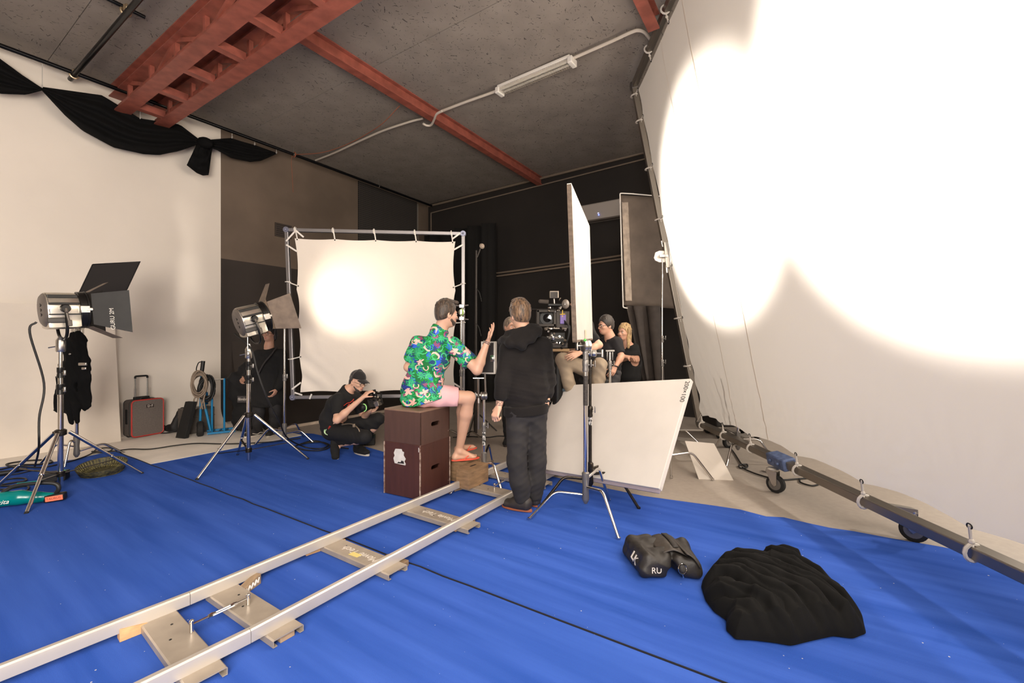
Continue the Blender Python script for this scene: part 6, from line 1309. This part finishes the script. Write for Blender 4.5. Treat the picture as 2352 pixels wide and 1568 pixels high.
MB().lathe([(.05,.006),(.155,.008),(.19,.04),(.205,.09),(.212,.094),(.212,.102),(.202,.1),(.182,.05),(.15,.02),(.001,.016)],tc_,V((.06,-.16,1)),40,cap=False).build('shell',WK,tr)
m=MB(); ax=V((.06,-.16,1)).normalized()
for k in range(7): m.ring(tc_+ax*(.018+.013*k),ax,.176+.0052*k,.0045,40,5)
o=m.build('woven_coils',WK,tr); o['kind']='stuff'
m=MB(); d_,a_x,b_x=frame_of(ax)
for k in range(44):
    q=a_x*math.cos(k*.1428)+b_x*math.sin(k*.1428); m.tube([tc_+ax*.018+q*.13,tc_+ax*.03+q*.168,tc_+ax*.098+q*.2],.003,4)
o=m.build('woven_ribs',mat('wicker_light',(132,124,78),.6,var=.3,vscale=30),tr); o['kind']='stuff'
tx=thing('power_box','small black power supply box with a green light under the left tripod','power box',FL(125,1112,.017)); q=FL(125,1104,.017)+UP*.05; dx=V((.85,.5,0)).normalized()
MB().box(q,(.20,.13,.085),dx,V((-.5,.85,0))).build('case',BLK,tx,bevel=.006); MB().box(q+UP*.045+dx*.05,(.06,.03,.008),dx,V((-.5,.85,0))).build('indicator_light',mat('green_light',(40,190,90),.4,emit=.6),tx,bevel=.002); MB().box(q+dx*.06-V((-.5,.85,0))*.066+UP*.02,(.03,.004,.018),dx,V((-.5,.85,0))).build('label',mat('pink_label',(220,190,190),.6),tx,smooth=False)
# floor cables
def cable(lab,pts,r=.008,z=.026,m=None): return tag(MB().tube(spline([FL(u,v,z) for u,v in pts],9),r,6).build('cable',m or CORDB),lab,'cable')
cable('black cable lying along the white floor from the left stand to the middle lamp',[(0,1078),(40,1070),(95,1073),(150,1062),(190,1050),(212,1040),(222,1031),(245,1028),(258,1031),(245,1038),(220,1039),(213,1036),(255,1036),(300,1031),(345,1031),(400,1023),(450,1018),(520,1019),(600,1016),(640,1012),(690,1006)])
cable('looped black cable nearest the left edge beside the vacuum cleaner',[(-20,1150),(20,1140),(50,1134),(65,1122),(60,1116),(20,1122),(-20,1126)])
cable('black cable in flat loops below the left tripod',[(-20,1112),(20,1100),(55,1098),(58,1104),(30,1108),(0,1114),(30,1115),(80,1106),(110,1098)])
cable('thick black cable bunched on the carpet at the left edge',[(-20,1090),(20,1084),(60,1077),(40,1074),(15,1066),(60,1058),(110,1056),(118,1062),(90,1066),(55,1067),(20,1070)],.010)
cable('thin black cable crossing behind the left tripod to the power box',[(140,1100),(150,1095),(157,1092),(150,1088),(120,1084),(80,1080),(40,1088),(0,1092)],.006)
MB_=tag(MB().tube([FL(-4,1088,.05),FL(30,1083,.05)],[.03,.022],10).tube([FL(30,1083,.05),FL(46,1079,.04)],.014,8).build('cable_plug',BLK),'black cable coupling plug on the carpet at the left edge','plug')
cable('coiled black cable on the carpet right of the bounce frame stand',[(690,1019),(720,1012),(752,1020),(756,1027),(735,1034),(700,1033),(678,1025),(700,1018),(740,1015),(765,1024),(800,1030)],.008)
cable('black cable with loops on the concrete under the big frame',[(1672,1020),(1688,1042),(1702,1064),(1712,1072),(1700,1074),(1698,1068),(1715,1066),(1716,1073),(1705,1074),(1740,1089),(1790,1101),(1836,1099),(1870,1098),(1885,1108),(1866,1115),(1840,1108),(1836,1100)],.008,.012)
cable('black cable on the dark concrete behind the bare leg',[(1040,1004),(1080,1002),(1120,1004),(1150,1001),(1200,1006)],.008,.012)
# suitcase
sc_=V((-5.606,6.42,0)); ax_=V((.37,.93,0)).normalized(); ay_=V((-.93,.37,0)); z0=.03
su=thing('trolley_suitcase','grey trolley suitcase with red piping and raised handle at the white wall','suitcase',sc_+ax_*.21+UP*.012); q=lambda a,b,z: sc_+ax_*a+ay_*b+UP*z
M_SU=mat('suitcase_grey',(106,97,92),.8,var=.12,vscale=60); M_SUD=mat('suitcase_dark',(30,28,28),.7); M_SUR=mat('red_piping',(190,52,44),.6)
def rrect(w,h,r,n=5):
    out=[]
    for cx,cz,a0 in((w-r,h-r,0),(r,h-r,90),(r,r,180),(w-r,r,270)):
        for i in range(n+1): an=R(a0+90*i/n); out.append((cx+r*math.cos(an),cz+r*math.sin(an)))
    return out
rp_=rrect(.42,.54,.05)
MB().loft([[q(a,b,z+z0) for a,z in rp_] for b in(0,.21)]).build('body',M_SU,su,angle=40)
for b,mm in((.004,M_SUR),(.06,M_SUD),(.2,M_SUD)):
    pp_=[q(a,b,z+z0) for a,z in rp_]; MB().tube(pp_+[pp_[0]],.009 if mm is M_SUR else .006,6,cap=False).build('piping' if mm is M_SUR else 'zip',mm,su)
MB().box(q(.235,-.004,.47),(.10,.006,.05),ax_,ay_).build('badge',mat('badge_brown',(58,46,44),.6),su,smooth=False,bevel=.002); text('D·F','lettering',M_WHT,su,q(.235,-.008,.47),ax_,UP,.05,.0006)
MB().box(q(-.006,.12,.33),(.012,.05,.22),ax_,ay_).build('side_handle',M_SUD,su,bevel=.01); MB().tube(spline([q(.424,.08,.40),q(.45,.08,.36),q(.45,.08,.28),q(.424,.08,.24)]),.012,6).build('side_handle',M_SUD,su); MB().box(q(.04,.17,.03),(.05,.09,.05),ax_,ay_).box(q(.38,.17,.03),(.05,.09,.05),ax_,ay_).build('wheel_housing',M_SUD,su,bevel=.01)
for a in(.11,.27): MB().tube([q(a,.13,.57),q(a,.13,.74)],.013,8).tube([q(a,.13,.74),q(a,.13,.90)],.010,8).build('handle_post',ALU,su)
MB().tube(bend([q(.11,.13,.89),q(.11,.13,.925),q(.27,.13,.925),q(.27,.13,.89)],.02),.014,8).build('handle_grip',BLK,su); MB().box(q(.19,.13,.59),(.20,.05,.05),ax_,ay_).build('handle_base',M_SUD,su,bevel=.01); MB().tube(spline([q(.13,.05,.575),q(.16,.05,.6),q(.23,.05,.6),q(.26,.05,.575)]),.010,6).build('top_handle',M_SUD,su)
# black panel, bag and grey case beside it
pb=FL(402,1007); pr=FL(432,1010); pd=(pr-pb).normalized(); ph_=V((-pd.y,pd.x,0)); up_=(UP*.55+pd*.115+ph_*.06)
tag(MB().prism([pb+UP*.002,pb+pd*.20+UP*.002,pb+pd*.18+up_,pb+pd*.01+up_],ph_*.06).build('black_case',mat('matt_black',(14,13,13),.8),bevel=.006,smooth=False),'slim plain black case standing on end beside the grey suitcase','case')
gc=FL(468,996)+V((-.1,.22,0)); tag(MB().box(gc+UP*.20-D1*.15,(.42,.24,.40),D1,-D2).box(gc+UP*.27-D1*.15,(.43,.25,.02),D1,-D2).build('plastic_crate',mat('crate_grey',(92,86,80),.6,var=.15),bevel=.02),'grey plastic crate behind the slim black case','crate')
s=Sdf(.01); bq=FL(392,996)+V((-.05,.12,0)); s.cone(bq+V((.05,0,.1)),bq+V((.1,.05,.30)),.11,.09,.04,((1,0,0),.6)).cone(bq+V((-.06,0,.06)),bq+V((.05,0,.06)),.07,.08,.04).wrinkle(wr(30,.01,(.3,.2,1),3)).cut((0,0,.013),(0,0,-1))
bg=thing('black_bag','small black shoulder bag on the white floor between suitcase and slim case','bag',bq); flesh(s,'bag_body',M_SUD,bg,1); MB().tube(spline([bq+V((-.1,-.05,.12)),bq+V((-.13,-.1,.05)),bq+V((-.08,-.16,.02)),bq+V((.02,-.15,.02)),bq+V((.1,-.08,.04))]),.013,6).build('strap',M_SUD,bg)
# blue hand truck with cable coils
hb_=FL(494,998); hx_=V((.80,.60,0)).normalized(); hy_=V((-.6,.8,0)); ht=thing('hand_truck','blue steel hand truck hung with cable coils in front of the white wall edge','hand truck',hb_); M_BLUE=mat('truck_blue',(0,116,168),.4); q=lambda a,b,z: hb_+hx_*a+hy_*b+UP*z
for a in(-.04,.12): MB().tube([q(a,0,.05),q(a,0,.87)],.015,10).build('upright',M_BLUE,ht)
MB().tube([q(-.04,0,.86),q(.12,0,.86)],.012,8).build('crossbar',ALU,ht); MB().tube([q(-.06,-.05,.08),q(-.16,.0,.62)],.018,10).build('diagonal_brace',M_BLUE,ht); MB().tube([q(-.19,.02,.15),q(-.17,.02,1.0)],.017,10).build('back_post',M_BLUE,ht)
MB().tube([q(-.17,.02,.96),q(-.15,.02,1.15)],.028,10).tube(spline([q(-.17,.02,.99),q(-.235,.02,1.01),q(-.21,.02,1.12),q(-.16,.02,1.14)]),.008,6).build('grip',BLK,ht)
MB().box(q(.08,-.06,.04),(.36,.03,.03),hx_,hy_).box(q(.08,.2,.04),(.36,.03,.03),hx_,hy_).build('base_frame',M_BLUE,ht,smooth=False)
for i in range(4): MB().bar(q(-.05+.09*i,-.05,.045),q(-.0+.09*i,.2,.045),.025,.012).build('base_slat',M_BLUE,ht,smooth=False)
for a,b in((-.19,-.04),(.33,.12)):
    MB().lathe([(.05,-.04),(.09,-.045),(.115,-.03),(.12,0),(.115,.03),(.09,.045),(.05,.04)],q(a,b,.12),hx_,24).build('wheel',RUB,ht); MB().lathe([(.015,-.06),(.05,-.035),(.05,.035),(.015,.05)],q(a,b,.12),hx_,16).build('wheel_hub',CAST,ht)
M_ROPE=mat('taupe_cable',(134,118,102),.7)
def coil(lab,c,ax,rx,rz,n,r,m,sd,hang=0):
    rr=random.Random(sd); mb=MB(); ax=V(ax).normalized(); s=ax.cross(UP).normalized()
    for k in range(n):
        cc=V(c)+ax*rr.uniform(-.05,.05)+UP*rr.uniform(-.03,.03); a=rx*rr.uniform(.75,1.15); b=rz*rr.uniform(.85,1.1); tl=rr.uniform(-.25,.25)
        pts=[cc+s*(a*math.cos(t)+tl*b*math.sin(t)*.6)+UP*(b*math.sin(t))+ax*(.03*math.sin(2*t+k)) for t in [i*2*math.pi/22 for i in range(23)]]; mb.tube(pts,r,6,cap=False)
    for k in range(hang):
        p=V(c)+s*rr.uniform(-.08,.02)-UP*rz*.8; mb.tube(spline([p,p+V((rr.uniform(-.06,0),-.02,-.1)),p+V((rr.uniform(-.1,.02),-.03,-.24))]),r,6)
    o=mb.build('cable_coil',m); return tag(o,lab,'cable coil')
coil('taupe cable coil hanging at the top of the blue hand truck',q(-.2,-.06,.80),(.5,-.8,0),.09,.17,13,.010,M_ROPE,3,6); coil('black cable coil behind the taupe one on the blue hand truck',q(-.11,-.03,.73),(.3,-.9,0),.09,.17,12,.011,CORDB,4); 
MB().lathe([(.02,.0),(.055,.01),(.06,.1),(.05,.2),(.03,.22)],FL(453,992)+V((.04,.1,.42)),UP,16).build('blue_canister',mat('canister_blue',(20,120,196),.35),ht)
s=Sdf(.012); bb_=FL(540,1000)+V((0,.25,0)); 
s.cone(bb_+V((.0,0,.2)),bb_+V((.03,0,.75)),.20,.17,.06,((0,1,0),.7)).cone(bb_+V((.03,0,.75)),bb_+V((.02,0,1.02)),.16,.09,.06).cone(bb_+V((-.13,-.05,.85)),bb_+V((-.12,-.06,.6)),.11,.09,.04).cone(bb_+V((-.03,0,1.0)),bb_+V((.03,0,1.08)),.07,.05,.04).cone(bb_+V((.16,-.02,.3)),bb_+V((.17,0,.95)),.12,.10,.05)
s.wrinkle(wr(26,.02,(.5,.2,1),3)).wrinkle(wr(14,.02,(1,.2,.2),5)).cut(V((0,0,.014)),(0,0,-1)); bgs=thing('equipment_bag','tall heap of black soft equipment bags with a pale label between hand truck and coat','bag',bb_); flesh(s,'bag_body',mat('bag_black',(15,14,15),.85,var=.3,vscale=6),bgs,1)
MB().box(bb_+V((.10,-.24,.56)),(.13,.02,.10)).build('label_patch',mat('label_grey',(64,60,60),.7),bgs,smooth=False); text('filmline','lettering',M_WHT,bgs,bb_+V((.13,-.252,.56)),(1,0,0),UP,.06,.0006)
for a in(.36,.50): MB().lathe([(.04,-.02),(.07,-.02),(.07,.02),(.04,.02)],bb_+V((a,-.0,.25 if a>.4 else .1)),V((.8,-.6,0)),18).build('wheel',BLK,bgs)
# ================================================================== film camera on the dolly
Yc=5.02; dl=thing('camera_dolly','dark camera dolly on the track behind the tilted board','dolly',(.62,5.35,.12))
ctr=V((.72,5.52,0))
MB().box(ctr+UP*.24,(1.2,.62,.05),D1,D2).build('platform',BLKM,dl,bevel=.01)
for a in(-.45,.45):
    for b in(-.295,.295): MB().lathe([(.02,-.02),(.06,-.02),(.06,.02),(.02,.02)],ctr+D1*a+D2*b+UP*.182,D2,16).build('wheel',RUB,dl)
col_=P(1281,800,Yc); MB().tube([V((col_.x,col_.y,.26)),V((col_.x,col_.y,1.30))],[.07,.055],14).build('column',BLKM,dl); MB().box(P(1366,862,5.25)-UP*.07,(.34,.34,.06)).build('seat',mat('seat_black',(26,24,24),.8),dl,bevel=.02); q=P(1366,862,5.25); MB().tube([V((q.x,q.y,.26)),q-UP*.09],.03,10).build('seat_post',BLKM,dl)
MB().box(P(1320,895,5.0),(.5,.03,.03)).build('foot_rail',mat('teal_dark',(24,48,60),.5),dl)
cm=thing('film_camera','black cinema camera with matte box, monitor and microphone on the dolly head','camera',P(1282,800,Yc))
B_=lambda u0,v0,u1,v1,dep,y=Yc: (P((u0+u1)/2,(v0+v1)/2,y+dep/2),(abs(u1-u0)*y/F,dep,abs(v1-v0)*y/F))
def part(nm,u0,v0,u1,v1,dep,m,y=Yc,bv=.006):
    c,sz=B_(u0,v0,u1,v1,dep,y); return MB().box(c,sz).build(nm,m,cm,bevel=bv,smooth=False)
M_CAMG=mat('camera_grey',(58,52,48),.45,.4,var=.3,vscale=40); M_TIT=mat('titanium',(150,140,128),.35,.8)
mbx=MB(); 
for a,b in(((1232,712),(1276,718)),((1232,744),(1276,750)),((1232,712),(1238,750)),((1270,712),(1276,750))): c,sz=B_(*a,*b,.16); mbx.box(c,sz)
mbx.build('matte_box',mat('matte_box',(64,58,52),.6),cm,smooth=False,bevel=.004); part('matte_box_back',1238,718,1270,744,.02,BLK,Yc+.14); part('top_flag',1216,710,1282,712,.14,M_CAMG)
MB().lathe([(.085,0),(.085,.02),(.07,.022),(.068,.1)],P(1257,730,Yc+.10),V((0,1,0)),24).build('lens',BLKM,cm); MB().lathe([(.001,.006),(.05,0)],P(1257,730,Yc+.095),V((0,1,0)),20,cap=False).build('lens_glass',mat('lens_dark2',(16,16,20),.05,spec=.9),cm)
part('camera_body',1274,716,1304,756,.34,M_CAMG); part('side_plate',1286,722,1300,744,.01,mat('lilac_plate',(120,104,160),.3,.6),Yc-.012); MB().tube([P(1292,712,Yc),P(1292,728,Yc-.01)],.006,6).tube([P(1286,722,Yc-.02),P(1298,721,Yc-.02)],.006,6).build('yellow_fitting',mat('yellow_fitting',(206,170,70),.5),cm)
part('base_rods',1250,752,1302,756,.05,M_TIT); part('monitor',1262,668,1283,685,.05,M_TIT,Yc-.05); part('monitor_screen',1264,670,1281,683,.004,mat('screen_dark',(70,66,62),.2),Yc-.056)
MB().tube([P(1241,692,Yc),P(1260,693,Yc)],[.024,.026],10).ball(P(1241,692,Yc),.024,10,7).build('microphone',mat('foam_grey',(84,76,70),.95),cm); part('top_handle',1258,697,1300,703,.05,BLKM); MB().tube([P(1272,685,Yc),P(1273,697,Yc)],.009,6).tube([P(1284,690,Yc),P(1288,684,Yc)],.006,6).build('bracket',STEEL,cm)
MB().ball(P(1299,698,Yc-.03),(.045,.03,.055),14,9).build('bubble_dial',mat('smoke_dome',(120,112,104),.08,spec=.8),cm)
part('head_body',1262,763,1296,786,.2,BLKM); part('head_plate',1254,786,1302,799,.22,M_CAMG); part('wood_plate',1262,800,1306,807,.24,mat('brass_plate',(150,122,88),.5,.3)); text('TECHNODA','lettering',M_WHT,cm,P(1275,775,Yc-.001),(1,0,0),UP,.035,.0006)
rr=random.Random(5)
for nm,u0,u1,v0,v1,n in(('knob',1252,1302,704,716,9),('knob',1250,1300,752,764,10),('knob',1266,1300,764,800,12)):
    for i in range(n):
        q=P(rr.uniform(u0,u1),rr.uniform(v0,v1),Yc-.02-rr.random()*.04); MB().lathe([(rr.uniform(.007,.016),-.012),(rr.uniform(.007,.014),.012)],q,V((rr.uniform(-1,1),-1,rr.uniform(-.5,.5))),10).build(nm,(CHROME,STEEL,BLKM,M_TIT)[i%4],cm)
for k in range(4): MB().tube(spline([P(1296,735+k*3,Yc-.02),P(1306+k,750,Yc-.05),P(1304,775+k*2,Yc-.04),P(1296-k*2,795,Yc-.02)]),.006,6).build('camera_cable',CORDB,cm)
# small rig in the crouching person's hands
rg=thing('camera_rig','compact black camera rig with green ring in the crouching hands','camera',P(855,930,5.24)); Yr=5.28
rx=V((.9,-.3,.25)).normalized(); rz=V((-.3,0,.95)); ry=rz.cross(rx).normalized()
def rpart(nm,u,v,sz,m,y=Yr,bv=.004): return MB().box(P(u,v,y),sz,rx,ry).build(nm,m,rg,smooth=False,bevel=bv)
rpart('monitor',852,906,(.15,.03,.10),BLKM); rpart('camera_body',862,922,(.13,.12,.10),M_CAMG,Yr+.02); rpart('battery',868,926,(.06,.07,.06),M_TIT,Yr-.04)
MB().lathe([(.045,-.04),(.05,0),(.048,.03),(.03,.04)],P(834,936,Yr-.03),V((-.8,-.6,0)),18).build('lens_barrel',BLK,rg); MB().ring(P(836,936,Yr-.05),V((-.5,-.85,0)),.043,.005,20,6).build('green_ring',mat('lime_ring',(150,210,120),.5,emit=.3),rg)
for i in range(14): MB().lathe([(.008,-.01),(.008,.012)],P(rr.uniform(838,874),rr.uniform(900,930),Yr-.06),V((rr.uniform(-1,1),-1,.3)),8).build('knob',(STEEL,BLKM,M_TIT)[i%3],rg)
for i in range(5): MB().tube(spline([P(870,905+i*4,Yr),P(877,902+i*5,Yr-.03),P(872,915+i*3,Yr-.04)]),.004,5).build('rig_cable',CORDB,rg)
sbx=thing('monitor_box','small dark box with red trim on the concrete behind the crouching person','box',FL(848,1022,.0)); q=FL(848,1021)+UP*.055
MB().box(q,(.16,.12,.10),V((.95,.2,0)),V((-.2,.95,0))).build('case',BLK,sbx,bevel=.006); MB().box(q+V((-.02,-.062,.045)),(.08,.006,.012)).build('red_trim',mat('red_trim',(200,60,46),.5),sbx,smooth=False); MB().lathe([(.035,0),(.035,.008)],q+V((-.03,0,.115)),V((0,-1,.1)),16).build('dial',mat('dial_pale',(180,166,156),.5),sbx); MB().box(q+V((.06,-.02,.07)),(.06,.05,.05)).build('module',mat('module_dark',(30,44,38),.5),sbx,bevel=.004)
# dark stand with small dome lamp and cables in the dark corner
dsx=P(1092,600,6.9); dk=thing('dark_stand','thin dark stand with a small round dome head and dangling cables in the dark corner','stand',(dsx.x,dsx.y,0))
MB().tube([V((dsx.x,dsx.y,0)),P(1094,575,6.9)],[.03,.015],8).tube([P(1096,590,6.9),P(1104,568,6.9)],.012,6).build('pole',mat('pole_dark',(44,38,34),.6),dk); MB().lathe([(.005,.03),(.03,.026),(.045,.0),(.035,-.02)],P(1107,565,6.88),V((.5,-.85,.2)),18).build('dome',mat('dome_grey',(150,136,122),.5),dk)
for u,v in((1098,672),(1097,752)): MB().tube(spline([P(u-4,v-10,6.85),P(u+3,v,6.85),P(u+8,v+20,6.85)]),.006,5).build('cable_end',CORDB,dk)
for k in(-1,0,1): MB().tube([V((dsx.x,dsx.y,.35)),V((dsx.x+.35*math.cos(k*2.1+.3),dsx.y+.35*math.sin(k*2.1+.3),.012))],.012,8).build('leg',MATS['pole_dark'],dk)
# dark kit on the floor glimpsed under the big frame
kit=thing('equipment_cart','low dark equipment cart with small casters glimpsed under the big frame','cart',FL(1690,1030)); q=FL(1680,1018)+V((.25,.5,0))
MB().box(q+UP*.28,(.7,.5,.2)).build('tray',mat('cart_dark',(34,30,28),.6),kit,bevel=.02)
for a in(-.28,.28):
    for b in(-.2,.2): MB().lathe([(.02,-.015),(.05,-.015),(.05,.015),(.02,.015)],q+V((a,b,.05)),V((1,.4,0)),14).build('wheel',RUB,kit); MB().tube([q+V((a,b,.05)),q+V((a,b,.2))],.02,8).build('caster_fork',STEEL,kit)
ks=cstand('c_stand','chrome stand with its bent leg showing behind the low white card',(2.75,5.3),[FL(1668,1074),(3.1,5.1),(2.7,5.8)],1.1,.016,(.2,.26,.3))
